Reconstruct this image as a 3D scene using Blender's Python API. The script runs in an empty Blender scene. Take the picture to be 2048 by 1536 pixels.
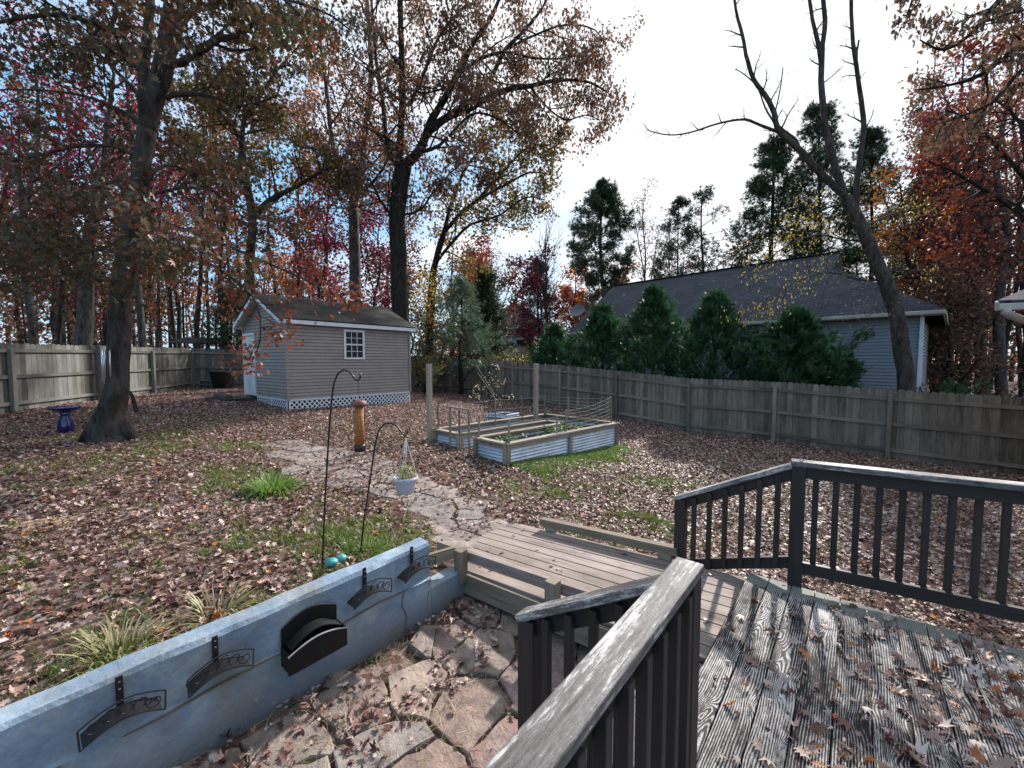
import bpy, math, random
import numpy as np
from mathutils import Vector, Matrix

# ------------------------------------------------------------------ camera, world, sun, exposure
E = 2.5                                   # eye height above z = 0
F = 830.0
PITCH = math.atan(47 / F)
SC = bpy.context.scene
cam_d = bpy.data.cameras.new('camera'); cam = bpy.data.objects.new('camera', cam_d)
SC.collection.objects.link(cam); SC.camera = cam
cam.location = (0, 0, E); cam.rotation_euler = (math.pi / 2 - PITCH, 0, 0)
cam_d.sensor_width = 36; cam_d.lens = F / 2048 * 36; cam_d.clip_start = 0.05; cam_d.clip_end = 3000

SUN_AZ = math.radians(33)                 # clockwise from +Y
SUN_EL = math.radians(33)
sd = bpy.data.lights.new('sun', 'SUN'); so = bpy.data.objects.new('sun', sd); SC.collection.objects.link(so)
sd.energy = 4.9; sd.angle = math.radians(1.6); sd.color = (1.0, 0.955, 0.9)
sv = Vector((math.sin(SUN_AZ) * math.cos(SUN_EL), math.cos(SUN_AZ) * math.cos(SUN_EL), math.sin(SUN_EL)))
so.rotation_euler = sv.to_track_quat('Z', 'Y').to_euler()

world = bpy.data.worlds.new('World'); SC.world = world; world.use_nodes = True
wn = world.node_tree.nodes; wl = world.node_tree.links
for n_ in list(wn): wn.remove(n_)
wout = wn.new('ShaderNodeOutputWorld'); wbg = wn.new('ShaderNodeBackground'); wbg.inputs[1].default_value = 0.072
sky = wn.new('ShaderNodeTexSky'); sky.sky_type = 'NISHITA'; sky.sun_disc = False
sky.sun_elevation = SUN_EL; sky.sun_rotation = SUN_AZ; sky.air_density = 1.3; sky.ozone_density = 2.0; sky.dust_density = 0.3
tc = wn.new('ShaderNodeTexCoord')
mp = wn.new('ShaderNodeMapping'); mp.inputs['Scale'].default_value = (1.0, 1.0, 2.6)
wl.new(tc.outputs['Generated'], mp.inputs[0])
cn = wn.new('ShaderNodeTexNoise'); cn.inputs['Scale'].default_value = 2.1; cn.inputs['Detail'].default_value = 6; cn.inputs['Roughness'].default_value = .55
wl.new(mp.outputs[0], cn.inputs['Vector'])
dotn = wn.new('ShaderNodeVectorMath'); dotn.operation = 'DOT_PRODUCT'; wl.new(tc.outputs['Generated'], dotn.inputs[0])
bd = Vector((math.sin(math.radians(35)) * .8, math.cos(math.radians(35)) * .8, .62)).normalized(); dotn.inputs[1].default_value = bd
m1 = wn.new('ShaderNodeMath'); m1.operation = 'MULTIPLY_ADD'; wl.new(dotn.outputs['Value'], m1.inputs[0]); m1.inputs[1].default_value = .30; wl.new(cn.outputs['Fac'], m1.inputs[2])
dot2 = wn.new('ShaderNodeVectorMath'); dot2.operation = 'DOT_PRODUCT'; wl.new(tc.outputs['Generated'], dot2.inputs[0]); dot2.inputs[1].default_value = Vector((-.20, .93, .24)).normalized()
mr2 = wn.new('ShaderNodeMapRange'); mr2.inputs['From Min'].default_value = .80; mr2.inputs['From Max'].default_value = 1.0; mr2.inputs['To Max'].default_value = .19; wl.new(dot2.outputs['Value'], mr2.inputs['Value'])
m3 = wn.new('ShaderNodeMath'); m3.operation = 'SUBTRACT'; wl.new(m1.outputs[0], m3.inputs[0]); wl.new(mr2.outputs[0], m3.inputs[1])
cr = wn.new('ShaderNodeMapRange'); cr.inputs['From Min'].default_value = .46; cr.inputs['From Max'].default_value = .66; wl.new(m3.outputs[0], cr.inputs['Value'])
blue = wn.new('ShaderNodeMixRGB'); blue.inputs[0].default_value = .72; hs = wn.new('ShaderNodeHueSaturation'); hs.inputs['Saturation'].default_value = 1.1; hs.inputs['Value'].default_value = 2.0; wl.new(sky.outputs[0], hs.inputs['Color'])
wl.new(hs.outputs[0], blue.inputs[1]); blue.inputs[2].default_value = (3.0, 6.2, 9.8, 1)
cc = wn.new('ShaderNodeTexNoise'); cc.inputs['Scale'].default_value = 3.7; cc.inputs['Detail'].default_value = 5; wl.new(mp.outputs[0], cc.inputs['Vector'])
m4 = wn.new('ShaderNodeMath'); m4.operation = 'MULTIPLY_ADD'; wl.new(dotn.outputs['Value'], m4.inputs[0]); m4.inputs[1].default_value = .55; wl.new(cc.outputs['Fac'], m4.inputs[2])
cmr = wn.new('ShaderNodeMapRange'); cmr.inputs['From Min'].default_value = .72; cmr.inputs['From Max'].default_value = .95; wl.new(m4.outputs[0], cmr.inputs['Value'])
cloudc = wn.new('ShaderNodeMixRGB'); wl.new(cmr.outputs[0], cloudc.inputs[0]); cloudc.inputs[1].default_value = (7.4, 8.0, 9.5, 1); cloudc.inputs[2].default_value = (10.6, 10.8, 11.2, 1)
wm = wn.new('ShaderNodeMixRGB'); wl.new(cr.outputs[0], wm.inputs[0]); wl.new(blue.outputs[0], wm.inputs[1]); wl.new(cloudc.outputs[0], wm.inputs[2])
wl.new(wm.outputs[0], wbg.inputs[0]); wl.new(wbg.outputs[0], wout.inputs[0])

SC.view_settings.view_transform = 'Standard'; SC.view_settings.look = 'None'
SC.view_settings.exposure = 0.62; SC.view_settings.gamma = 1.0
SC.cycles.max_bounces = 6; SC.cycles.transparent_max_bounces = 4
SC.cycles.use_denoising = True

# ------------------------------------------------------------------ helpers
rng = random.Random(7)
nr = np.random.default_rng(11)
CP, SP = math.cos(PITCH), math.sin(PITCH)
def ray(x, y):
    u = (x - 1024) / F; v = (768 - y) / F
    return Vector((u, CP + v * SP, -SP + v * CP))
def atY(x, y, Y):                         # point of the photograph at a known distance
    r = ray(x, y); r = r * (Y / r.y); return Vector((r.x, r.y, r.z + E))
def atZ(x, y, drop):
    r = ray(x, y); r = r * (drop / -r.z); return Vector((r.x, r.y, E - drop))
O2 = (0.66, 1.53); NV = (0.638, 0.770); DV = (-0.770, 0.638)      # the deck's own axes
def ND(n, d, drop=0.0):
    return Vector((O2[0] + NV[0] * n + DV[0] * d, O2[1] + NV[1] * n + DV[1] * d, E - drop))
def toND(x, y):
    a, b = x - O2[0], y - O2[1]
    return a * NV[0] + b * NV[1], a * DV[0] + b * DV[1]
NH = Vector((NV[0], NV[1], 0)); DH = Vector((DV[0], DV[1], 0)); UP = Vector((0, 0, 1))

# terrain: drops below the eye measured all over the yard
CTRL = [(-12.3, 10.2, 1.28), (-13.2, 15.3, 1.21), (-13.65, 17.7, 1.19), (-6.5, 12.1, 1.46), (-3.8, 15.35, 1.57), (-8.9, 14.3, 1.27),
        (9.6, 10.5, 2.49), (7.63, 12, 2.37), (5.79, 13.5, 2.34), (3.84, 15.1, 2.13), (1.95, 16.6, 1.95), (.08, 18.2, 1.84), (-1.8, 19.7, 1.68),
        (-3.68, 21.2, 1.56), (-.1, 7.3, 1.87), (2.5, 9.9, 2.04), (-1.9, 3.2, 1.71), (-3, 2, 1.66), (-5, 1, 1.6), (-.7, 4.6, 1.95), (.2, 5.2, 1.96),
        (2, 5, 2.12), (2.5, 4.2, 2.2), (4, 3.5, 2.38), (6, 2, 2.5), (-7.6, 7.8, 1.5), (-8.9, 8.2, 1.42), (-1.0, 3.9, 1.84), (-3, 5, 1.72), (-11, 4, 1.4),
        (60, 60, 2.3), (-60, 60, 1.2), (60, 0, 2.8), (-60, 0, 1.2), (0, -50, 2.4), (6, 17, 2.3), (12, 14, 2.6), (0, 40, 1.7), (-20, 30, 1.2)]
_c = np.array(CTRL); _A = np.sqrt(((_c[:, None, :2] - _c[None, :, :2]) ** 2).sum(-1)); _k = len(_c)
_M = np.zeros((_k + 3, _k + 3)); _M[:_k, :_k] = _A; _M[:_k, _k] = 1; _M[:_k, _k + 1:] = _c[:, :2]; _M[_k, :_k] = 1; _M[_k + 1:, :_k] = _c[:, :2].T
_w = np.linalg.solve(_M, np.r_[_c[:, 2], 0, 0, 0])
def gdrop(X, Y):
    X = np.asarray(X, float); Y = np.asarray(Y, float); sh = X.shape; X = X.ravel(); Y = Y.ravel()
    Xc = np.clip(X, -70, 70); Yc = np.clip(Y, -55, 70); o = np.zeros(len(X))
    for a in range(0, len(X), 20000):
        s = slice(a, a + 20000)
        D_ = np.sqrt((Xc[s, None] - _c[None, :, 0]) ** 2 + (Yc[s, None] - _c[None, :, 1]) ** 2)
        o[s] = D_ @ _w[:_k] + _w[_k] + _w[_k + 1] * Xc[s] + _w[_k + 2] * Yc[s]
    o += .018 * np.sin(X * 1.7 + Y * .9) * np.cos(Y * 1.3 - X * .6)
    return o.reshape(sh)
def gz(x, y): return E - float(gdrop(x, y))
def gp(x, y, dz=0): return Vector((x, y, gz(x, y) + dz))
def gpx(px, Y, dz=0):                      # ground point under image column px at distance Y
    return gp((px - 1024) / F * Y, Y, dz)

class MB:
    def __init__(s): s.v = []; s.f = []; s.t = []; s.g = []
    def add(s, vs, fs, tint=0.5, gc=None):
        o = len(s.v); s.v += [tuple(p) for p in vs]; s.f += [tuple(i + o for i in f) for f in fs]
        s.t += [tint] * len(vs); s.g += ([tuple(q) for q in gc] if gc else [tuple(p) for p in vs])
    def obox(s, c, ax, ay, az, tint=None):       # centre and three half-extent vectors
        c = Vector(c); ax = Vector(ax); ay = Vector(ay); az = Vector(az)
        tint = rng.random() if tint is None else tint
        o = (rng.random() * 40, rng.random() * 40, rng.random() * 40)
        vs = []; gc = []
        for i in (-1, 1):
            for j in (-1, 1):
                for k in (-1, 1):
                    vs.append(c + ax * i + ay * j + az * k)
                    gc.append((o[0] + i * ax.length, o[1] + j * ay.length, o[2] + k * az.length))
        s.add(vs, [(0, 1, 3, 2), (4, 6, 7, 5), (0, 4, 5, 1), (2, 3, 7, 6), (0, 2, 6, 4), (1, 5, 7, 3)], tint, gc)
    def box(s, lo, hi, tint=None):
        lo = Vector(lo); hi = Vector(hi); h = (hi - lo) / 2
        s.obox((lo + hi) / 2, (h.x, 0, 0), (0, h.y, 0), (0, 0, h.z), tint)
    def beam(s, p0, p1, w, h, up=UP, tint=None):     # w across, h along 'up'; gc.x runs with the length
        p0 = Vector(p0); p1 = Vector(p1); d = (p1 - p0); L = d.length; d.normalize()
        side = d.cross(Vector(up))
        if side.length < 1e-4: side = d.cross(Vector((1, 0, 0)))
        side.normalize(); u = side.cross(d).normalized()
        s.obox((p0 + p1) / 2, d * L / 2, side * w / 2, u * h / 2, tint)
    def tube(s, pts, rad, n=6, tint=None, cap=True):
        pts = [Vector(p) for p in pts]; m = len(pts); tint = rng.random() if tint is None else tint
        if not hasattr(rad, '__len__'): rad = [rad] * m
        d = (pts[1] - pts[0]).normalized(); a = d.orthogonal().normalized(); vs = []
        for i in range(m):
            t = (pts[min(i + 1, m - 1)] - pts[max(i - 1, 0)])
            if t.length < 1e-9: t = d
            t.normalize(); a = (a - t * a.dot(t)); a.normalize(); b = t.cross(a)
            for k in range(n):
                q = 2 * math.pi * k / n; vs.append(pts[i] + (a * math.cos(q) + b * math.sin(q)) * rad[i])
        fs = [(i * n + k, i * n + (k + 1) % n, (i + 1) * n + (k + 1) % n, (i + 1) * n + k) for i in range(m - 1) for k in range(n)]
        if cap: fs += [tuple(range(n - 1, -1, -1)), tuple((m - 1) * n + k for k in range(n))]
        s.add(vs, fs, tint)
    def lathe(s, c, prof, n=24, tint=.5, squash=1.0):
        c = Vector(c); vs = []; m = len(prof)
        for r, z in prof:
            for k in range(n):
                q = 2 * math.pi * k / n; vs.append(c + Vector((r * math.cos(q), r * math.sin(q) * squash, z)))
        fs = [(i * n + k, i * n + (k + 1) % n, (i + 1) * n + (k + 1) % n, (i + 1) * n + k) for i in range(m - 1) for k in range(n)]
        fs += [tuple(range(n - 1, -1, -1)), tuple((m - 1) * n + k for k in range(n))]
        s.add(vs, fs, tint)
    def prism(s, poly, ext, tint=.5):                # polygon of points pushed along ext
        poly = [Vector(p) for p in poly]; n = len(poly); ext = Vector(ext)
        s.add(poly + [p + ext for p in poly], [tuple(range(n - 1, -1, -1)), tuple(range(n, 2 * n))] + [(i, (i + 1) % n, n + (i + 1) % n, n + i) for i in range(n)], tint)

def rootloc(o):
    l = Vector((0, 0, 0))
    while o is not None: l += o.location; o = o.parent
    return l
def finish(name, me, m, parent):
    o = bpy.data.objects.new(name, me); SC.collection.objects.link(o)
    if m is not None: me.materials.append(m)
    if parent is not None: o.parent = parent
    return o
def build(name, mb, m, parent=None, smooth=False, bevel=0, local=False):
    me = bpy.data.meshes.new(name)
    off = Vector((0, 0, 0)) if (local or parent is None) else rootloc(parent)
    me.from_pydata([(p[0] - off.x, p[1] - off.y, p[2] - off.z) for p in mb.v], [], mb.f)
    a = me.attributes.new('tint', 'FLOAT', 'POINT'); a.data.foreach_set('value', mb.t)
    a = me.attributes.new('gc', 'FLOAT_VECTOR', 'POINT'); a.data.foreach_set('vector', np.array(mb.g, dtype=np.float32).ravel())
    if smooth: me.polygons.foreach_set('use_smooth', [True] * len(me.polygons))
    o = finish(name, me, m, parent)
    if bevel:
        b = o.modifiers.new('bevel', 'BEVEL'); b.width = bevel; b.segments = 2; b.limit_method = 'ANGLE'
    return o
def tag(o, label=None, cat=None, group=None, kind=None):
    if label: o['label'] = label
    if cat: o['category'] = cat
    if group: o['group'] = group
    if kind: o['kind'] = kind
    return o
def thing(name, label, cat, loc, group=None, rz=0):
    o = bpy.data.objects.new(name, None); SC.collection.objects.link(o); o.location = loc; o.rotation_euler = (0, 0, rz)
    o.empty_display_size = .1
    return tag(o, label, cat, group)
def copytree(o, parent=None):
    c = o.copy(); SC.collection.objects.link(c)
    if parent is not None: c.parent = parent
    for ch in [q for q in bpy.data.objects if q.parent == o]: copytree(ch, c)
    return c

# ------------------------------------------------------------------ materials
MATS = {}
def _new(name):
    m = bpy.data.materials.new(name); m.use_nodes = True; nt = m.node_tree
    for n_ in list(nt.nodes): nt.nodes.remove(n_)
    out = nt.nodes.new('ShaderNodeOutputMaterial'); b = nt.nodes.new('ShaderNodeBsdfPrincipled'); nt.links.new(b.outputs[0], out.inputs[0])
    MATS[name] = m; return m, nt, b, out
def ramp(nt, fac, stops, interp='LINEAR'):
    r = nt.nodes.new('ShaderNodeValToRGB'); r.color_ramp.interpolation = interp
    e = r.color_ramp.elements
    while len(e) < len(stops): e.new(.5)
    for k, (p, c) in enumerate(stops): e[k].position = p; e[k].color = (c[0], c[1], c[2], 1)
    if fac is not None: nt.links.new(fac, r.inputs[0])
    return r.outputs[0]
def attr(nt, name):
    a = nt.nodes.new('ShaderNodeAttribute'); a.attribute_name = name; return a
def noise(nt, vec, scale, detail=4, rough=.6, dist=0, stretch=None):
    if stretch:
        mp = nt.nodes.new('ShaderNodeMapping'); mp.inputs['Scale'].default_value = stretch; nt.links.new(vec, mp.inputs[0]); vec = mp.outputs[0]
    n = nt.nodes.new('ShaderNodeTexNoise'); n.inputs['Scale'].default_value = scale; n.inputs['Detail'].default_value = detail
    n.inputs['Roughness'].default_value = rough; n.inputs['Distortion'].default_value = dist
    nt.links.new(vec, n.inputs['Vector']); return n.outputs['Fac']
def math_(nt, op, a, b=None, c=None):
    m = nt.nodes.new('ShaderNodeMath'); m.operation = op
    for i, q in enumerate((a, b, c)):
        if q is None: continue
        if isinstance(q, (int, float)): m.inputs[i].default_value = q
        else: nt.links.new(q, m.inputs[i])
    return m.outputs[0]
def mix(nt, fac, a, b, mode='MIX'):
    m = nt.nodes.new('ShaderNodeMixRGB'); m.blend_type = mode
    for i, q in enumerate((fac, a, b)):
        if isinstance(q, (int, float)): m.inputs[i].default_value = q
        elif isinstance(q, tuple): m.inputs[i].default_value = (*q, 1)
        else: nt.links.new(q, m.inputs[i])
    return m.outputs[0]
def bump(nt, b, h, strength=.4, dist=.01):
    n = nt.nodes.new('ShaderNodeBump'); n.inputs['Strength'].default_value = strength; n.inputs['Distance'].default_value = dist
    nt.links.new(h, n.inputs['Height']); nt.links.new(n.outputs[0], b.inputs['Normal'])

def plain(name, col, rough=.6, metal=0, var=.25, scale=12, bmp=.15, spec=.5):
    m, nt, b, o = _new(name); g = attr(nt, 'gc').outputs['Vector']; n = noise(nt, g, scale, 5)
    lo = tuple(c * (1 - var) for c in col); hi = tuple(min(1, c * (1 + var)) for c in col)
    nt.links.new(ramp(nt, n, [(.3, lo), (.7, hi)]), b.inputs['Base Color']); b.inputs['Roughness'].default_value = rough
    b.inputs['Metallic'].default_value = metal; b.inputs['Specular IOR Level'].default_value = spec
    if bmp: bump(nt, b, n, bmp, .01)
    return m
def wood(name, dark, light, stain=None, grain=60, rough=.8, tintamt=.5, stainscale=1.2, stainpos=(.45, .7)):
    m, nt, b, o = _new(name); g = attr(nt, 'gc').outputs['Vector']; t = attr(nt, 'tint').outputs['Fac']
    n = noise(nt, g, 1, 6, .65, .6, (grain * .05, grain, grain)); n2 = noise(nt, g, 1, 3, .5, 0, (1.3, 9, 9))
    f = math_(nt, 'ADD', math_(nt, 'MULTIPLY', n, .55), math_(nt, 'ADD', math_(nt, 'MULTIPLY', n2, .45), math_(nt, 'MULTIPLY', math_(nt, 'SUBTRACT', t, .5), tintamt * .5)))
    col = ramp(nt, f, [(.28, dark), (.5, tuple((a + b_) / 2 for a, b_ in zip(dark, light))), (.72, light)])
    if stain:
        tcn = nt.nodes.new('ShaderNodeTexCoord'); s = noise(nt, tcn.outputs['Object'], stainscale, 5, .65)
        col = mix(nt, ramp(nt, s, [(stainpos[0], (0, 0, 0)), (stainpos[1], (.85, .85, .85))]), col, mix(nt, .5, col, stain, 'MULTIPLY') if False else stain)
    nt.links.new(col, b.inputs['Base Color']); b.inputs['Roughness'].default_value = rough; b.inputs['Specular IOR Level'].default_value = .3
    bump(nt, b, n, .6, .006); return m
def leafmat(name, stops, trans=.35, rough=.5, spec=.4):
    m, nt, b, o = _new(name); t = attr(nt, 'tint').outputs['Fac']; col = ramp(nt, t, stops)
    nt.links.new(col, b.inputs['Base Color']); b.inputs['Roughness'].default_value = rough; b.inputs['Specular IOR Level'].default_value = spec
    if trans:
        tr = nt.nodes.new('ShaderNodeBsdfTranslucent'); hsv = nt.nodes.new('ShaderNodeHueSaturation'); hsv.inputs['Saturation'].default_value = 1.1; hsv.inputs['Value'].default_value = 1.5
        nt.links.new(col, hsv.inputs['Color']); nt.links.new(hsv.outputs[0], tr.inputs[0])
        mx = nt.nodes.new('ShaderNodeMixShader'); mx.inputs[0].default_value = trans
        nt.links.new(b.outputs[0], mx.inputs[1]); nt.links.new(tr.outputs[0], mx.inputs[2]); nt.links.new(mx.outputs[0], o.inputs[0])
    return m
def bark(name, dark, light, scale=9, moss=None):
    m, nt, b, o = _new(name); g = attr(nt, 'gc').outputs['Vector']
    n = noise(nt, g, scale, 7, .7, .4, (1, 1, .3)); n2 = noise(nt, g, 1.6, 3)
    col = ramp(nt, n, [(.35, dark), (.68, light)])
    col = mix(nt, .5, col, ramp(nt, n2, [(.3, (.45, .45, .45)), (.7, (1, 1, 1))]), 'MULTIPLY')
    nt.links.new(col, b.inputs['Base Color']); b.inputs['Roughness'].default_value = .9; b.inputs['Specular IOR Level'].default_value = .15
    bump(nt, b, n, 1.0, .04); return m

M = {}
M['fence'] = wood('fence_wood', (.075, .058, .044), (.31, .25, .20), stain=(.06, .055, .03), stainpos=(.5, .85), tintamt=.5)
M['fence_left'] = wood('fence_wood_pale', (.075, .072, .064), (.24, .235, .215), stain=(.085, .09, .04), stainpos=(.5, .8), tintamt=.7)
M['bedwood'] = wood('bed_wood', (.16, .12, .09), (.42, .34, .28), tintamt=.6)
M['ramp'] = wood('ramp_wood', (.075, .05, .042), (.42, .34, .30), stain=(.11, .10, .07), stainpos=(.50, .8), tintamt=.35, stainscale=2)
M['pt'] = wood('treated_timber', (.12, .095, .065), (.36, .30, .23), tintamt=.6)
M['rail'] = wood('painted_rail', (.018, .014, .013), (.042, .034, .033), grain=40, rough=.55, tintamt=.3)
M['black'] = plain('black_metal', (.012, .012, .014), .35, .0, .3, 30, .05)
M['bin'] = plain('black_plastic', (.008, .008, .009), .5, 0, .3, 10, .05, .3)
M['white'] = plain('white_trim', (.72, .74, .78), .5, 0, .12, 4, .05)
M['whitedirty'] = plain('white_door', (.62, .64, .66), .55, 0, .25, 2, .05)
M['shedside'] = plain('taupe_siding', (.30, .258, .235), .55, 0, .10, 2.2, .02)
M['houseside'] = plain('grey_siding', (.235, .248, .27), .55, 0, .08, 1.5, .02)
M['creamtrim'] = plain('cream_trim', (.42, .385, .33), .55, 0, .15, 3, .03)
M['brick'] = plain('far_wall', (.42, .37, .31), .8, 0, .2, 2, .05)
M['glass'] = plain('dark_glass', (.008, .009, .011), .12, 0, .2, 3, 0, .25)
M['wire'] = plain('pale_wire', (.35, .33, .27), .5, 0, .1, 5, 0)
M['blue'] = plain('glazed_blue', (.006, .009, .10), .12, 0, .4, 7, .05, .9)
M['rust'] = plain('rusty_cap', (.16, .055, .045), .6, 0, .4, 25, .1)
M['orange'] = plain('orange_seed', (.50, .17, .03), .6, 0, .35, 120, .6)
M['potwhite'] = plain('pale_pot', (.50, .50, .58), .5, 0, .12, 6, .03)
M['soil'] = plain('dark_soil', (.045, .03, .022), .95, 0, .5, 30, .8)
M['concrete'] = plain('cinder_block', (.14, .14, .13), .9, 0, .3, 20, .4)
M['teal'] = plain('teal_glaze', (.05, .30, .30), .35, 0, .5, 30, .2)
M['stone_dark'] = plain('dark_stone', (.05, .05, .045), .9, 0, .5, 6, .6)
M['dish'] = plain('dish_grey', (.10, .11, .12), .5, 0, .1, 5, 0)
M['chime'] = plain('aluminium_tube', (.55, .56, .60), .3, .8, .1, 5, 0)
M['ply'] = plain('seedcake', (.30, .21, .12), .9, 0, .5, 60, .6)

def shingle(name, a, b_, moss=None):
    m, nt, b, o = _new(name); g = attr(nt, 'gc').outputs['Vector']
    br = nt.nodes.new('ShaderNodeTexBrick'); br.inputs['Scale'].default_value = 1; br.inputs['Brick Width'].default_value = .3; br.inputs['Row Height'].default_value = .14
    br.inputs['Mortar Size'].default_value = .012; br.inputs['Color1'].default_value = (*a, 1); br.inputs['Color2'].default_value = (*b_, 1); br.inputs['Mortar'].default_value = (a[0] * .35, a[1] * .35, a[2] * .35, 1)
    nt.links.new(g, br.inputs['Vector']); n = noise(nt, g, .7, 5, .6); n2 = noise(nt, g, 40, 3)
    col = mix(nt, .7, br.outputs['Color'], ramp(nt, n, [(.3, (.45, .45, .45)), (.7, (1.1, 1.1, 1.1))]), 'MULTIPLY')
    if moss: col = mix(nt, ramp(nt, noise(nt, g, 2.2, 6, .7), [(.5, (0, 0, 0)), (.72, (.8, .8, .8))]), col, moss)
    nt.links.new(col, b.inputs['Base Color']); b.inputs['Roughness'].default_value = .85; b.inputs['Specular IOR Level'].default_value = .3
    bump(nt, b, math_(nt, 'ADD', br.outputs['Fac'], n2), .5, -.01); return m
M['shedroof'] = shingle('shed_shingles', (.03, .028, .026), (.055, .05, .046), (.035, .04, .014))
M['houseroof'] = shingle('house_shingles', (.045, .05, .062), (.075, .08, .098))

def corrug(name):
    m, nt, b, o = _new(name); g = attr(nt, 'gc').outputs['Vector']; n = noise(nt, g, 3, 4)
    nt.links.new(ramp(nt, n, [(.3, (.50, .54, .62)), (.7, (.74, .78, .86))]), b.inputs['Base Color']); b.inputs['Roughness'].default_value = .42; b.inputs['Metallic'].default_value = .35
    return m
M['corr'] = corrug('corrugated_steel')

def deckmat():
    m, nt, b, o = _new('weathered_deck'); g = attr(nt, 'gc').outputs['Vector']; t = attr(nt, 'tint').outputs['Fac']
    w = noise(nt, g, 1, 2, .5, .2, (.9, 5, 1)); knot = noise(nt, g, 1, 1, .5, 0, (2.2, 7, 1))
    sep = nt.nodes.new('ShaderNodeSeparateXYZ'); nt.links.new(g, sep.inputs[0])
    ph = math_(nt, 'ADD', math_(nt, 'MULTIPLY', sep.outputs[1], 560), math_(nt, 'ADD', math_(nt, 'MULTIPLY', w, 26), math_(nt, 'MULTIPLY', math_(nt, 'POWER', knot, 9), 700)))
    rings = math_(nt, 'SINE', ph)
    fine = noise(nt, g, 1, 6, .75, .2, (7, 190, 60)); peel = noise(nt, g, 1, 8, .8, .5, (14, 34, 10)); big = noise(nt, g, 1, 3, .6, 0, (1.1, 3, 1))
    f = math_(nt, 'ADD', math_(nt, 'MULTIPLY', rings, .13), math_(nt, 'ADD', math_(nt, 'MULTIPLY', fine, .75), math_(nt, 'ADD', math_(nt, 'MULTIPLY', peel, .85), math_(nt, 'ADD', math_(nt, 'MULTIPLY', big, .75), math_(nt, 'MULTIPLY', t, .10)))))
    fm = nt.nodes.new('ShaderNodeMapRange'); fm.inputs['From Min'].default_value = .93; fm.inputs['From Max'].default_value = 1.53; nt.links.new(f, fm.inputs['Value'])
    col = ramp(nt, fm.outputs[0], [(0, (.012, .009, .008)), (.42, (.030, .023, .021)), (.52, (.13, .112, .103)), (.68, (.38, .355, .335)), (1, (.60, .57, .545))])
    geo = nt.nodes.new('ShaderNodeNewGeometry'); dv = nt.nodes.new('ShaderNodeVectorMath'); dv.operation = 'DOT_PRODUCT'; nt.links.new(geo.outputs['Position'], dv.inputs[0]); dv.inputs[1].default_value = (NV[0], NV[1], 0)
    edge = nt.nodes.new('ShaderNodeMapRange'); e0 = O2[0] * NV[0] + O2[1] * NV[1]; edge.inputs['From Min'].default_value = e0 + 2.0; edge.inputs['From Max'].default_value = e0 + 2.04
    nt.links.new(math_(nt, 'ADD', dv.outputs['Value'], math_(nt, 'MULTIPLY', peel, .08)), edge.inputs['Value'])
    pale = ramp(nt, fine, [(.3, (.13, .135, .11)), (.7, (.27, .275, .24))])
    nt.links.new(mix(nt, edge.outputs[0], col, pale), b.inputs['Base Color']); b.inputs['Roughness'].default_value = .7; b.inputs['Specular IOR Level'].default_value = .25
    bump(nt, b, fm.outputs[0], .5, .004); return m
M['deck'] = deckmat()
def capmat():
    m, nt, b, o = _new('worn_cap_rail'); g = attr(nt, 'gc').outputs['Vector']
    fine = noise(nt, g, 1, 6, .7, .5, (5, 90, 90)); big = noise(nt, g, 1, 4, .6, 0, (2.5, 12, 4)); ch = noise(nt, g, 1, 5, .8, 0, (34, 110, 60))
    f = math_(nt, 'ADD', math_(nt, 'MULTIPLY', fine, .5), math_(nt, 'ADD', math_(nt, 'MULTIPLY', big, .5), math_(nt, 'MULTIPLY', ch, .35)))
    col = ramp(nt, f, [(.5, (.016, .013, .013)), (.58, (.06, .052, .05)), (.70, (.15, .137, .135)), (.76, (.50, .47, .45))])
    nt.links.new(col, b.inputs['Base Color']); b.inputs['Roughness'].default_value = .6; bump(nt, b, f, .8, .006); return m
M['cap'] = capmat()
def wallblue():
    m, nt, b, o = _new('blue_painted_block'); tcn = nt.nodes.new('ShaderNodeTexCoord'); g = tcn.outputs['Object']
    n = noise(nt, g, 3.2, 6, .65); s = noise(nt, g, 1.5, 5, .7, .3); n3 = noise(nt, g, 26, 5, .6)
    col = ramp(nt, n, [(.3, (.13, .185, .25)), (.5, (.21, .285, .37)), (.7, (.38, .46, .53))])
    col = mix(nt, ramp(nt, s, [(.46, (0, 0, 0)), (.66, (.7, .7, .7))]), col, (.25, .21, .15)); geo = nt.nodes.new('ShaderNodeNewGeometry'); sz = nt.nodes.new('ShaderNodeSeparateXYZ'); nt.links.new(geo.outputs['Position'], sz.inputs[0]); bz = nt.nodes.new('ShaderNodeMapRange'); bz.inputs['From Min'].default_value = E - 1.92; bz.inputs['From Max'].default_value = E - 2.16; nt.links.new(math_(nt, 'ADD', sz.outputs[2], math_(nt, 'MULTIPLY', math_(nt, 'SUBTRACT', n, .5), -.5)), bz.inputs['Value']); col = mix(nt, math_(nt, 'MULTIPLY', bz.outputs[0], .8), col, (.12, .10, .075)); ch = noise(nt, g, 9, 8, .8, .8); col = mix(nt, ramp(nt, ch, [(.62, (0, 0, 0)), (.66, (.55, .55, .55))]), col, (.42, .47, .50))
    nt.links.new(col, b.inputs['Base Color']); b.inputs['Roughness'].default_value = .6; b.inputs['Specular IOR Level'].default_value = .35
    bump(nt, b, math_(nt, 'ADD', math_(nt, 'MULTIPLY', n, 1.5), math_(nt, 'MULTIPLY', n3, .35)), .5, .03); return m
M['wall'] = wallblue()
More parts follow.
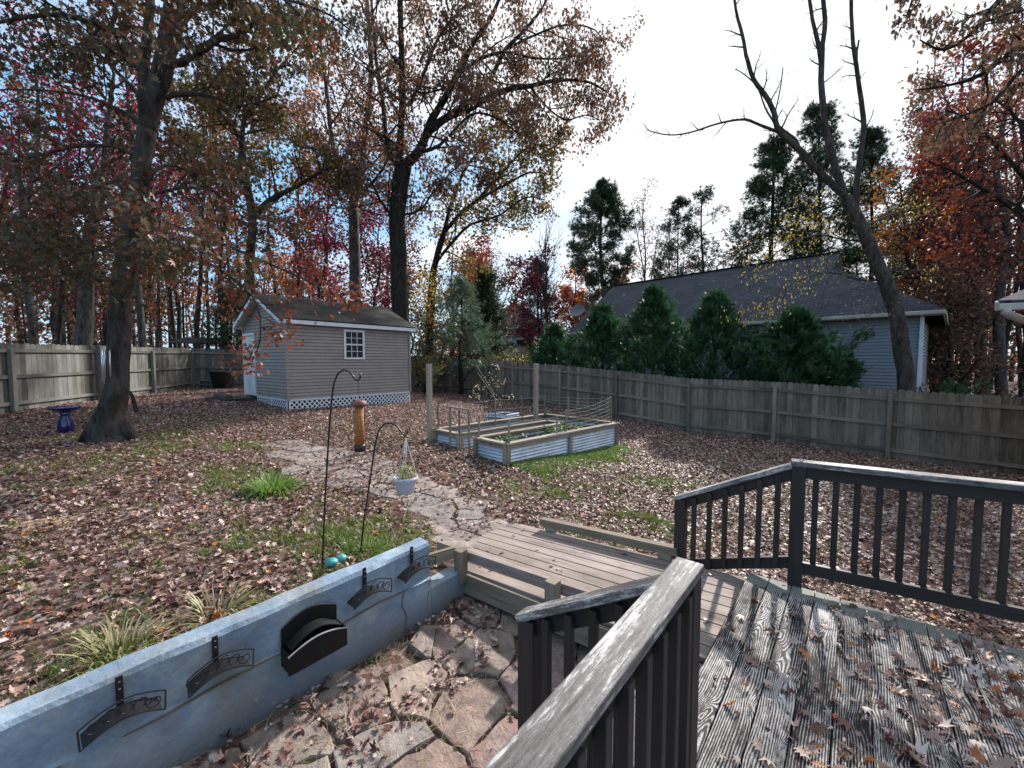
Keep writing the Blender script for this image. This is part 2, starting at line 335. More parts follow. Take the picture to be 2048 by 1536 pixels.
def groundmat():
    m, nt, b, o = _new('leafy_ground'); tcn = nt.nodes.new('ShaderNodeTexCoord'); g = tcn.outputs['Object']
    v = nt.nodes.new('ShaderNodeTexVoronoi'); v.inputs['Scale'].default_value = 15; nt.links.new(g, v.inputs['Vector'])
    lf = ramp(nt, nt.nodes.new('ShaderNodeSeparateColor').outputs[0], [(0, (.05, .028, .022)), (.5, (.15, .085, .07)), (1, (.34, .24, .21))])
    sep = [q for q in nt.nodes if q.bl_idname == 'ShaderNodeSeparateColor'][0]; nt.links.new(v.outputs['Color'], sep.inputs[0])
    n = noise(nt, g, 1.1, 6, .7); d = noise(nt, g, 30, 5)
    base = ramp(nt, d, [(.3, (.028, .028, .012)), (.7, (.075, .06, .035))])
    col = mix(nt, ramp(nt, n, [(.35, (.25, .25, .25)), (.6, (.9, .9, .9))]), base, lf)
    nt.links.new(col, b.inputs['Base Color']); b.inputs['Roughness'].default_value = .9; b.inputs['Specular IOR Level'].default_value = .2
    bump(nt, b, d, .8, .03); return m
M['ground'] = groundmat()
def stonemat(grey=0.0):
    m, nt, b, o = _new('flagstone'); tcn = nt.nodes.new('ShaderNodeTexCoord'); g = tcn.outputs['Object']; t = attr(nt, 'tint').outputs['Fac']
    n = noise(nt, g, 5, 7, .7, .5); n2 = noise(nt, g, 40, 4)
    c1 = ramp(nt, t, [(0, (.25, .15, .115)), (.3, (.19, .155, .13)), (.6, (.26, .19, .15)), (.8, (.21, .12, .105)), (1, (.24, .21, .19))])
    n5 = noise(nt, g, 2.2, 6, .75, 1.5); col = mix(nt, ramp(nt, n5, [(.46, (0, 0, 0)), (.66, (.6, .6, .6))]), c1, (.30, .25, .22)); col = mix(nt, .95, col, ramp(nt, n, [(.3, (.35, .33, .34)), (.52, (1, 1, 1)), (.7, (1.6, 1.55, 1.5))]), 'MULTIPLY')
    if grey:
        h_ = nt.nodes.new('ShaderNodeHueSaturation'); h_.inputs['Saturation'].default_value = 1 - grey; h_.inputs['Value'].default_value = .98; nt.links.new(col, h_.inputs['Color']); col = h_.outputs[0]
    nt.links.new(col, b.inputs['Base Color']); b.inputs['Roughness'].default_value = .75
    bump(nt, b, math_(nt, 'ADD', n, math_(nt, 'MULTIPLY', n2, .3)), .8, .03); return m
M['stone'] = stonemat(); M['stone_grey'] = stonemat(.35)

M['bark_dark'] = bark('bark_dark', (.012, .010, .009), (.062, .053, .046))
M['bark_mid'] = bark('bark_mid', (.02, .015, .013), (.085, .068, .06))
M['bark_grey'] = bark('bark_grey', (.03, .026, .024), (.15, .135, .125))
M['bark_maple'] = bark('bark_maple', (.022, .019, .017), (.125, .11, .098), 7)
M['bark_cherry'] = bark('bark_cherry', (.028, .022, .02), (.15, .12, .11), 12)
L = {}
L['litter'] = leafmat('litter_leaf', [(0, (.04, .015, .012)), (.25, (.12, .048, .038)), (.48, (.26, .15, .12)), (.72, (.44, .32, .27)), (.93, (.66, .54, .48)), (1, (.42, .15, .05))], .12, .5, .35)
L['maple'] = leafmat('maple_leaf', [(0, (.03, .042, .018)), (.35, (.065, .062, .027)), (.6, (.12, .058, .03)), (.85, (.20, .06, .038)), (1, (.27, .05, .05))], .28)
L['redleaf'] = leafmat('reddened_leaf', [(0, (.07, .055, .03)), (.4, (.16, .06, .035)), (.8, (.27, .075, .045)), (1, (.42, .20, .08))], .3)
L['crimson'] = leafmat('crimson_leaf', [(0, (.07, .016, .022)), (.5, (.15, .02, .038)), (.85, (.30, .034, .07)), (1, (.24, .08, .04))])
L['oak'] = leafmat('oak_leaf', [(0, (.07, .055, .035)), (.4, (.14, .085, .055)), (.8, (.20, .10, .055)), (1, (.24, .06, .06))])
L['olive'] = leafmat('olive_leaf', [(0, (.07, .07, .025)), (.5, (.15, .12, .035)), (1, (.26, .12, .04))])
L['yellow'] = leafmat('yellow_leaf', [(0, (.16, .13, .04)), (.5, (.36, .26, .06)), (1, (.60, .48, .14))])
L['orange'] = leafmat('orange_leaf', [(0, (.16, .06, .03)), (.5, (.36, .12, .035)), (1, (.50, .22, .06))])
L['redorange'] = leafmat('red_orange_leaf', [(0, (.05, .02, .016)), (.45, (.12, .03, .022)), (.8, (.21, .055, .024)), (1, (.36, .17, .05))])
L['brown'] = leafmat('brown_leaf', [(0, (.07, .04, .032)), (.5, (.15, .085, .06)), (1, (.24, .12, .075))])
L['needle'] = leafmat('pine_needles', [(0, (.014, .03, .014)), (.6, (.035, .065, .026)), (1, (.07, .11, .045))], .15)
L['longneedle'] = leafmat('long_needles', [(0, (.05, .085, .05)), (.6, (.10, .16, .09)), (1, (.18, .24, .14))], .2)
L['cypress'] = leafmat('cypress_spray', [(0, (.012, .032, .018)), (.5, (.03, .08, .034)), (1, (.10, .20, .075))], .2)
L['grass'] = leafmat('grass_blade', [(0, (.07, .09, .025)), (.5, (.13, .19, .04)), (.85, (.24, .27, .07)), (1, (.34, .30, .14))], .3)
L['lush'] = leafmat('lush_grass_blade', [(0, (.07, .13, .03)), (.6, (.16, .27, .05)), (1, (.36, .44, .14))], .3)
L['pale'] = leafmat('pale_grass_blade', [(0, (.16, .16, .06)), (.6, (.38, .33, .18)), (1, (.62, .56, .38))], .3)
L['veg'] = leafmat('garden_leaf', [(0, (.03, .07, .02)), (.6, (.07, .15, .035)), (1, (.18, .27, .06))], .35)
L['whiteleaf'] = leafmat('pale_dry_leaf', [(0, (.3, .24, .16)), (1, (.6, .52, .38))], .3)

# ------------------------------------------------------------------ leaf clouds (numpy)
def fan(outline, bend=0.0, fold=0.0):
    o = [(0.0, 0.15, 0.0)] + [(x, y, -bend * (x * x + .5 * y * y) + fold * abs(x)) for x, y in outline]
    k = len(outline); return np.array(o, np.float32), np.array([(0, i + 1, (i + 1) % k + 1) for i in range(k)], np.int32)
def polar(tips, rad, notch):
    o = []
    for i, (a, r) in enumerate(zip(tips, rad)):
        o.append((r * math.cos(math.radians(a)), r * math.sin(math.radians(a))))
        if i < len(tips) - 1:
            b = (a + tips[i + 1]) / 2; o.append((notch * math.cos(math.radians(b)), notch * math.sin(math.radians(b))))
    return o
MAPLE = polar([-60, -12, 38, 90, 142, 192, 240], [.38, .78, .9, 1.0, .9, .78, .38], .40)
OAK = [(.06, -.9), (.14, -.5), (.42, -.35), (.2, -.12), (.55, .12), (.22, .3), (.42, .62), (.12, .66), (0, 1), (-.12, .66), (-.42, .62), (-.22, .3), (-.55, .12), (-.2, -.12), (-.42, -.35), (-.14, -.5), (-.06, -.9)]
T_MAPLE = [fan(MAPLE, b, f) for b, f in ((.25, .1), (-.2, .25), (.5, -.1))]
T_OAK = [fan(OAK, b, f) for b, f in ((.3, .3), (-.3, .4), (.6, 0))]
SIX = polar([-40, 30, 90, 150, 220], [.7, .85, 1, .85, .7], .42)
T_SIX = [fan(SIX, b, f) for b, f in ((.4, .2), (-.4, .4))]
T_CURL = [fan(MAPLE, b, f) for b, f in ((.9, .5), (-.7, .8))] + [fan(OAK, b, f) for b, f in ((.9, .9), (-.8, 1.1))]
T_DIA = [(np.array([(0, -1, 0), (.5, 0, .18), (0, 1, -.1), (-.5, 0, .18)], np.float32), np.array([(0, 1, 2), (0, 2, 3)], np.int32)),
         (np.array([(0, -.8, 0), (.7, .1, -.15), (0, .9, .2), (-.7, -.1, -.1)], np.float32), np.array([(0, 1, 2), (0, 2, 3)], np.int32))]
T_LANCE = [(np.array([(0, -1, 0), (.28, 0, .08), (0, 1, -.2), (-.28, 0, .08)], np.float32), np.array([(0, 1, 2), (0, 2, 3)], np.int32))]
def needles(k, seed, w=.035, spread=1.0):
    q = random.Random(seed); v = []; t = []
    for i in range(k):
        a = q.uniform(0, 6.283); e = q.uniform(.1, 1.2) * spread; d = Vector((math.cos(a) * math.sin(e), math.cos(e), math.sin(a) * math.sin(e))); s = d.orthogonal().normalized() * w
        o = len(v); v += [tuple(-s * .6), tuple(s * .6), tuple(d * q.uniform(.7, 1.1))]; t.append((o, o + 1, o + 2))
    return np.array(v, np.float32), np.array(t, np.int32)
T_NEEDLE = [needles(13, 1, .085), needles(13, 2, .085)]
T_LONG = [needles(16, 3, .03, 1.3), needles(16, 4, .03, 1.3)]
def spray(seed, k=9):
    q = random.Random(seed); v = []; t = []
    def tri(b, d, L_, w):
        s = Vector((-d[1], d[0], 0)).normalized() * w; b = Vector(b); d = Vector(d).normalized(); o = len(v)
        v.extend([tuple(b - s), tuple(b + s), tuple(b + d * L_)]); t.append((o, o + 1, o + 2))
    tri((0, 0, 0), (0, 1, 0), 1.0, .06)
    for i in range(k):
        y = .1 + .75 * i / k; sgn = 1 if i % 2 else -1
        tri((0, y, 0), (sgn * .8, 1, q.uniform(-.35, .35)), .55 * (1.1 - y), .05)
    return np.array(v, np.float32), np.array(t, np.int32)
T_SPRAY = [spray(1), spray(2)]
def blades(seed, k, w, lean):
    q = random.Random(seed); v = []; t = []
    for i in range(k):
        a = q.uniform(0, 6.283); l = q.uniform(.1, lean); h = q.uniform(.55, 1.0); dx, dy = math.cos(a), math.sin(a); b = (q.uniform(-.3, .3), q.uniform(-.3, .3)); o = len(v)
        px, py = -dy * w, dx * w
        v += [(b[0] - px, b[1] - py, 0), (b[0] + px, b[1] + py, 0), (b[0] + dx * l * .4 + px * .8, b[1] + dy * l * .4 + py * .8, h * .62), (b[0] + dx * l * .4 - px * .8, b[1] + dy * l * .4 - py * .8, h * .62), (b[0] + dx * l, b[1] + dy * l, h * .95)]
        t += [(o, o + 1, o + 2), (o, o + 2, o + 3), (o + 3, o + 2, o + 4)]
    return np.array(v, np.float32), np.array(t, np.int32)
T_BLADE = [blades(1, 6, .045, 1.0), blades(2, 6, .045, 1.0)]

def quat_m(q):
    w, x, y, z = q.T
    return np.stack([1 - 2 * (y * y + z * z), 2 * (x * y - z * w), 2 * (x * z + y * w), 2 * (x * y + z * w), 1 - 2 * (x * x + z * z), 2 * (y * z - x * w),
                     2 * (x * z - y * w), 2 * (y * z + x * w), 1 - 2 * (x * x + y * y)], -1).reshape(-1, 3, 3)
def rot_random(n):
    q = nr.normal(size=(n, 4)); q /= np.linalg.norm(q, axis=1, keepdims=True); return quat_m(q)
def rot_ground(n, sig=.45):
    yaw = nr.uniform(0, 6.283, n); t = np.abs(nr.normal(0, sig, n)); a = nr.uniform(0, 6.283, n)
    q1 = np.stack([np.cos(yaw / 2), 0 * yaw, 0 * yaw, np.sin(yaw / 2)], 1); R1 = quat_m(q1)
    q2 = np.stack([np.cos(t / 2), np.sin(t / 2) * np.cos(a), np.sin(t / 2) * np.sin(a), 0 * t], 1); return quat_m(q2) @ R1
def rot_dirs(d, roll=True):                 # template +Y along d
    d = d / (np.linalg.norm(d, axis=1, keepdims=True) + 1e-9); r = nr.normal(size=d.shape); s = np.cross(d, r); s /= (np.linalg.norm(s, axis=1, keepdims=True) + 1e-9)
    z = np.cross(s, d); return np.stack([s, d, z], -1)
def cloud(name, pos, size, tint, temps, R, m, parent=None, flat=False):
    pos = np.asarray(pos, np.float32); n = len(pos)
    size = np.broadcast_to(np.asarray(size, np.float32), (n,)); tint = np.broadcast_to(np.asarray(tint, np.float32), (n,))
    off = np.array(rootloc(parent), np.float32) if parent is not None else np.zeros(3, np.float32)
    which = np.arange(n) % len(temps); VV = []; TT = []; CC = []; base = 0
    for k, (tv, tt) in enumerate(temps):
        s = which == k; c = int(s.sum())
        if not c: continue
        v = np.einsum('nij,vj->nvi', R[s].astype(np.float32), tv) * size[s][:, None, None] + (pos[s] - off)[:, None, :]
        VV.append(v.reshape(-1, 3)); TT.append((tt[None] + (np.arange(c) * len(tv))[:, None, None] + base).reshape(-1, 3)); CC.append(np.repeat(tint[s], len(tv))); base += c * len(tv)
    V = np.concatenate(VV); T = np.concatenate(TT); C = np.concatenate(CC)
    me = bpy.data.meshes.new(name); me.vertices.add(len(V)); me.vertices.foreach_set('co', V.ravel().astype(np.float32))
    me.loops.add(len(T) * 3); me.loops.foreach_set('vertex_index', T.ravel().astype(np.int32))
    me.polygons.add(len(T)); me.polygons.foreach_set('loop_start', np.arange(0, len(T) * 3, 3, dtype=np.int32)); me.polygons.foreach_set('loop_total', np.full(len(T), 3, np.int32))
    me.update(calc_edges=True)
    a = me.attributes.new('tint', 'FLOAT', 'POINT'); a.data.foreach_set('value', C.astype(np.float32))
    return finish(name, me, m, parent)

# ------------------------------------------------------------------ ground, paths
def axis_vals():
    nn = sorted(set([-420, -150, -60, -30, -15] + [round(-10 + .25 * i, 3) for i in range(40)] + [round(.0 + .2 * i, 3) for i in range(0, 160)] + [33, 36, 40, 46, 55, 70, 100, 170, 420, 1.6, 1.85]))
    dd = sorted(set([-420, -150, -60, -30, -20, -15] + [round(-14 + .25 * i, 3) for i in range(56)] + [0, .5, 1, 1.5, 2.0, 2.22, 2.32] + [round(2.45 + .2 * i, 3) for i in range(120)] + [27, 29, 32, 36, 42, 55, 80, 150, 420]))
    return np.array(nn, float), np.array(dd, float)
def low_zone(n, d):                                   # the dug-out lower patio and the space under ramp and deck
    return (d < 2.27) & (n < 1.7)
an, ad = axis_vals(); GN, GD = np.meshgrid(an, ad, indexing='ij')
GX = O2[0] + NV[0] * GN + DV[0] * GD; GY = O2[1] + NV[1] * GN + DV[1] * GD
GZ = E - gdrop(GX, GY); GZ = np.where(low_zone(GN, GD), E - 2.16, GZ)
GZ = np.where((GD < .3) & (GN < 2.25), np.minimum(GZ, E - 2.16), GZ)
me = bpy.data.meshes.new('ground'); a_, b_ = GN.shape
vv = np.stack([GX, GY, GZ], -1).reshape(-1, 3); idx = np.arange(a_ * b_).reshape(a_, b_)
ff = np.stack([idx[:-1, :-1], idx[1:, :-1], idx[1:, 1:], idx[:-1, 1:]], -1).reshape(-1, 4)
me.from_pydata(vv.tolist(), [], ff.tolist()); me.polygons.foreach_set('use_smooth', [True] * len(me.polygons))
tag(finish('ground', me, M['ground'], None), kind='structure')

def clip(poly, px, py, nx, ny):
    out = []
    for i in range(len(poly)):
        a, b = poly[i], poly[(i + 1) % len(poly)]
        da = (a[0] - px) * nx + (a[1] - py) * ny; db = (b[0] - px) * nx + (b[1] - py) * ny
        if da <= 0: out.append(a)
        if (da < 0) != (db < 0) and abs(da - db) > 1e-12:
            t = da / (da - db); out.append((a[0] + (b[0] - a[0]) * t, a[1] + (b[1] - a[1]) * t))
    return out
def flagstones(name, sites, keep, zf, gap, mb, thick=.03):
    for i, s in enumerate(sites):
        if not keep(*s): continue
        poly = [(s[0] - 1, s[1] - 1), (s[0] + 1, s[1] - 1), (s[0] + 1, s[1] + 1), (s[0] - 1, s[1] + 1)]
        for j, q in enumerate(sites):
            if i == j or abs(q[0] - s[0]) + abs(q[1] - s[1]) > 2: continue
            dx, dy = q[0] - s[0], q[1] - s[1]; l = math.hypot(dx, dy); nx, ny = dx / l, dy / l
            poly = clip(poly, s[0] + dx / 2 - nx * gap, s[1] + dy / 2 - ny * gap, nx, ny)
            if len(poly) < 3: break
        if len(poly) < 3: continue
        pts = []
        for k in range(len(poly)):
            a, b = poly[k], poly[(k + 1) % len(poly)]; L_ = math.hypot(b[0] - a[0], b[1] - a[1])
            m = max(1, int(L_ / .09))
            for u in range(m):
                t = u / m; jx = rng.uniform(-.018, .018); jy = rng.uniform(-.018, .018); pts.append((a[0] + (b[0] - a[0]) * t + jx, a[1] + (b[1] - a[1]) * t + jy))
        tl = (rng.uniform(-.02, .02), rng.uniform(-.02, .02)); h = rng.uniform(.6, 1.1) * thick
        top = []; bot = []; inn = []
        for x, y in pts:
            z = zf(x, y) + h + (x - s[0]) * tl[0] + (y - s[1]) * tl[1]
            top.append((x, y, z - .006)); bot.append((x, y, z - h - .04)); inn.append((s[0] + (x - s[0]) * .965, s[1] + (y - s[1]) * .965, z + rng.uniform(-.005, .004)))
        k = len(pts); c = (s[0], s[1], zf(*s) + h)
        mb.add(bot + top + inn + [c], [(i_, (i_ + 1) % k, k + (i_ + 1) % k, k + i_) for i_ in range(k)] + [(k + i_, k + (i_ + 1) % k, 2 * k + (i_ + 1) % k, 2 * k + i_) for i_ in range(k)] + [(2 * k + i_, 2 * k + (i_ + 1) % k, 3 * k) for i_ in range(k)], rng.random())
mbp = MB()
sites = []
for i in range(-24, 16):
    for j in range(-9, 12):
        if rng.random() < .33: continue
        n_, d_ = i * .27 + rng.uniform(-.15, .15), j * .25 + rng.uniform(-.14, .14); p = ND(n_, d_); sites.append((p.x, p.y))
flagstones('patio', sites, lambda x, y: -5.5 < toND(x, y)[0] < 1.5 and -1.2 < toND(x, y)[1] < 2.05, lambda x, y: E - 2.15, .011, mbp, .03)
tag(build('patio', mbp, M['stone']), kind='structure')
# path centre line and half widths, from the ramp foot past the feeder towards the shed
PATH = [((950, 1050), .40), ((890, 1018), .46), ((835, 988), .52), ((780, 962), .62), ((725, 945), .80), ((675, 925), .88), ((620, 905), .7), ((575, 888), .4)]
PC = []
for (px, py), hw in PATH:
    q = atZ(px, py, 1.85)
    for _ in range(6): q = atZ(px, py, float(gdrop(q.x, q.y)))
    PC.append((q.x, q.y, hw))
PC = [(ND(1.55, 2.62).x, ND(1.55, 2.62).y, .5)] + PC
def path_dist(x, y):
    best = 9
    for (x0, y0, w0), (x1, y1, w1) in zip(PC[:-1], PC[1:]):
        dx, dy = x1 - x0, y1 - y0; t = max(0, min(1, ((x - x0) * dx + (y - y0) * dy) / (dx * dx + dy * dy)))
        best = min(best, math.hypot(x - x0 - dx * t, y - y0 - dy * t) / (w0 + (w1 - w0) * t))
    return best
sites = []
for i in range(-16, 16):
    for j in range(0, 30):
        if rng.random() < .12: continue
        sites.append((-2.5 + i * .40 + rng.uniform(-.15, .15), 3.6 + j * .38 + rng.uniform(-.15, .15)))
mbp = MB(); flagstones('path', sites, lambda x, y: path_dist(x, y) < .95 and toND(x, y)[1] > 2.62, lambda x, y: gz(x, y) - .012, .014, mbp, .028)
tag(build('path', mbp, M['stone_grey']), kind='structure')

# ------------------------------------------------------------------ deck, ramp, rails
def deck():
    c = thing('deck', 'raised deck of badly weathered peeling boards strewn with fallen leaves', 'deck', ND(-1, -2, 1.72))
    w = .14
    for k in range(40):
        d1 = .14 - k * (w + .006); d0 = d1 - w; p = MB(); m = (d0 + d1) / 2
        p.beam(ND(-3.2, m, 1.735), ND(2.16, m, 1.735), w, .03)
        build('board', p, M['deck'], c, bevel=.003)
    p = MB(); p.beam(ND(2.08, .14, 1.80), ND(2.08, -5.6, 1.80), .04, .09)
    p.beam(ND(-3.2, .09, 1.83), ND(2.1, .09, 1.83), .04, .14)
    for k in range(8): p.beam(ND(-3.0, -.4 - k * .6, 1.84), ND(2.05, -.4 - k * .6, 1.84), .04, .16)
    build('joist_frame', p, M['pt'], c)
    for n_, d_ in ((1.9, 0), (0.1, 0), (1.9, -2), (1.9, -4), (-2.5, 0), (-2.5, -3)):
        p = MB(); q = ND(n_, d_); p.beam((q.x, q.y, E - 1.9), (q.x, q.y, min(gz(q.x, q.y), E - 2.16) - .2), .09, .09, up=NH); build('support_post', p, M['pt'], c)
deck()
def ramp_z(d): return 1.765 + .065 * d
def build_ramp():
    c = thing('ramp', 'weathered wooden ramp running from deck down to flagstone path', 'ramp', ND(1.55, 1.4, 1.9))
    for k in range(9):
        n_ = .965 + .067 + k * .134; p = MB(); p.beam(ND(n_, .16, ramp_z(.16) + .015), ND(n_, 2.66, ramp_z(2.66) + .015), .122, .03, tint=rng.random())
        build('board', p, M['ramp'], c, bevel=.003)
    for n_ in (.945, 2.17):
        p = MB(); p.beam(ND(n_, .16, ramp_z(.16) + .125), ND(n_, 2.63, ramp_z(2.63) + .10), .038, .18); build('rim_board', p, M['pt'], c, bevel=.003)
    p = MB()
    for d_ in (.4, 1.2, 2.0): p.beam(ND(.97, d_, ramp_z(d_) + .11), ND(2.15, d_, ramp_z(d_) + .11), .04, .13)
    for n_, d_ in ((1.03, 2.2), (1.03, .9), (2.1, 2.2), (2.1, .9)):
        q = ND(n_, d_); p.beam((q.x, q.y, E - ramp_z(d_) - .06), (q.x, q.y, E - 2.3), .09, .09, up=NH)
    build('joist_frame', p, M['pt'], c)
    p = MB(); p.beam(ND(.98, .25, 1.655), ND(.98, 2.6, 1.795), .04, .085); build('curb_rail', p, M['ramp'], c, bevel=.004)
    p = MB(); p.beam(ND(2.17, .71, 1.72), ND(2.17, 2.22, 1.82), .085, .075); build('curb_rail', p, M['pt'], c, bevel=.004)
    for d_ in (.82, 2.08):
        p = MB(); p.beam(ND(2.17, d_ - .06, ramp_z(d_) - .03), ND(2.17, d_ + .06, ramp_z(d_) - .03), .085, .05); build('curb_block', p, M['pt'], c)
    for n_, d_, t0, t1 in ((.90, 2.2, 1.69, 1.99), (.90, 1.21, 1.63, 1.97)):
        p = MB(); p.beam(ND(n_, d_, t1), ND(n_, d_, t0), .09, .09, up=NH); build('curb_post', p, M['pt'], c, bevel=.005)
    p = MB(); p.beam(ND(.86, 2.24, 1.71), ND(.46, 2.42, 1.75), .04, .10); build('brace_board', p, M['pt'], c, bevel=.003)
build_ramp()
def steps():
    c = thing('deck_steps', 'short flight of painted steps between the stair rail and the ramp', 'steps', ND(.45, .4, 2.1))
    for k in range(2):
        p = MB(); p.beam(ND(.05, .27 + k * .27, 1.86 + k * .13), ND(.88, .27 + k * .27, 1.86 + k * .13), .26, .035); build('tread', p, M['rail'], c, bevel=.003)
        p = MB(); p.beam(ND(.05, .15 + k * .27, 1.82 + k * .13), ND(.88, .15 + k * .27, 1.82 + k * .13), .02, .10); build('riser', p, M['rail'], c)
    p = MB()
    for n_ in (.08, .85): p.beam(ND(n_, .16, 1.97), ND(n_, .66, 2.15), .035, .14)
    build('stringer', p, M['rail'], c)
steps()

def railing(label, P0, P1, capdrop0, capdrop1, post_bot0, post_bot1, nbal, low0, low1, capw=.10, posts=(True, True), spacing=None, capext=(.05, .05), postw=.09):
    """P0,P1 = world xy of post centres; drops below the eye for the cap's top and the bottom rail's top."""
    P0 = Vector((P0[0], P0[1], 0)); P1 = Vector((P1[0], P1[1], 0)); ax = (P1 - P0).normalized(); Ln = (P1 - P0).length
    c = thing('railing', label, 'railing', (P0.x, P0.y, E - post_bot0), 'dark railings of the deck')
    def pt(s, drop): q = P0 + ax * s; return Vector((q.x, q.y, E - drop))
    def cd(s): return capdrop0 + (capdrop1 - capdrop0) * s / Ln
    def ld(s): return low0 + (low1 - low0) * s / Ln
    p = MB(); p.beam(pt(-capext[0], cd(-capext[0]) + .019), pt(Ln + capext[1], cd(Ln + capext[1]) + .019), capw, .038); build('cap_rail', p, M['cap'], c, bevel=.006)
    p = MB(); p.beam(pt(.03, cd(.03) + .085), pt(Ln - .03, cd(Ln - .03) + .085), .038, .088); build('top_rail', p, M['rail'], c, bevel=.003)
    p = MB(); p.beam(pt(.03, ld(.03) + .044), pt(Ln - .03, ld(Ln - .03) + .044), .038, .088); build('bottom_rail', p, M['rail'], c, bevel=.003)
    for k, (s, pb) in enumerate(((0, post_bot0), (Ln, post_bot1))):
        if posts[k]:
            p = MB(); p.beam(pt(s, pb), pt(s, cd(s) + .04), postw, postw, up=ax); build('post', p, M['rail'], c, bevel=.005)
    side = ax.cross(UP)
    for k in range(nbal):
        s = Ln * (k + 1) / (nbal + 1) if spacing is None else spacing * (k + 1) - .01
        p = MB(); off = side * -.036
        p.beam(pt(s, ld(s) + .07) + off, pt(s, cd(s) + .06) + off, .036, .036, up=ax); build('baluster', p, M['rail'], c, bevel=.003)
    return c
F1 = ND(0, 0); F2 = ND(0, .735); P1w = ND(2.185, -.16); P2w = ND(2.2, .70)
def sidev(v): return (v.x, v.y)
# right-hand railing, running out of the frame on the right
rd = Vector((.85, -.527, 0)).normalized(); PR = P1w + rd * 2.0
railing('level dark railing along right edge of deck, leaves seen through its balusters', sidev(P1w), sidev(PR), .757, .757, 1.76, 1.76, 15, 1.535, 1.535, .11, spacing=.122)
railing('short dark railing sloping down beside the rear curb of the ramp', sidev(P1w), sidev(P2w), .76, 1.20, 1.76, 2.2, 6, 1.50, 1.80, .09, posts=(False, True), capext=(0.03, .05))
railing('short dark stair railing sloping down over the lower flagstones', sidev(F1), sidev(F2), .80, 1.235, 2.1, 2.14, 5, 1.62, 2.02, .10, posts=(False, True), capext=(-.02, .06), postw=.095)
FR = ND(-1.75, 0)
railing('worn level railing in the foreground, its cap rail scratched pale', sidev(F1), sidev(FR), .772, .772, 1.76, 1.76, 12, 1.60, 1.60, .105, spacing=.125, capext=(.05, 0), postw=.09)

# ------------------------------------------------------------------ blue block wall with hose holders
def blue_wall():
    c = thing('block_wall', 'low blue painted block wall with hose holders, stained and cracked', 'wall', ND(-1.5, 2.2, 2.15))
    me = MB(); nn = 110; sec = []
    N0, N1 = -5.2, .55
    for i in range(nn + 1):
        n_ = N0 + (N1 - N0) * i / nn
        def jit(s, f=1.0): return .006 * math.sin(n_ * 7 * f + s) + .004 * math.sin(n_ * 17 * f + s * 2)
        step = .014 if (E - 2.15) else 0
        sec.append([ND(n_, 2.20 - .012 + jit(1), 2.3), ND(n_, 2.20 - .012 + jit(2), 1.80 + jit(3)), ND(n_, 2.20 + jit(4) * .4, 1.785 + jit(3)), ND(n_, 2.20 + jit(5) * .8, 1.53), ND(n_, 2.215, 1.505 + jit(6) * .6), ND(n_, 2.33, 1.50 + jit(7) * .6), ND(n_, 2.345, 1.53), ND(n_, 2.345, 2.3)])
    k = 8; vs = [p for s in sec for p in s]
    fs = [(i * k + j, (i + 1) * k + j, (i + 1) * k + (j + 1) % k, i * k + (j + 1) % k) for i in range(nn) for j in range(k)] + [tuple(range(k - 1, -1, -1)), tuple(nn * k + j for j in range(k))]
    me.add(vs, fs); build('upper_blocks', me, M['wall'], c)
    me = MB(); me.beam(ND(.552, 2.26, 2.08), ND(.93, 2.26, 2.08), .15, .40); build('lower_blocks', me, M['wall'], c, bevel=.012)
    me = MB()
    for pts in ([(.52, 1.9), (.50, 2.02), (.50, 2.13)], [(.28, 1.79), (.26, 1.9), (.3, 2.0), (.29, 2.13)]):
        me.tube([ND(a, 2.186, b) for a, b in pts], .006, 4)
    me.tube([ND(-5.2 + i * .25, 2.188 + .002 * math.sin(i), 1.80 + .012 * math.sin(i * 1.7)) for i in range(24)], .007, 4)
    build('mortar_crack', me, plain('rusty_mortar', (.16, .12, .08), .9), c)
blue_wall()

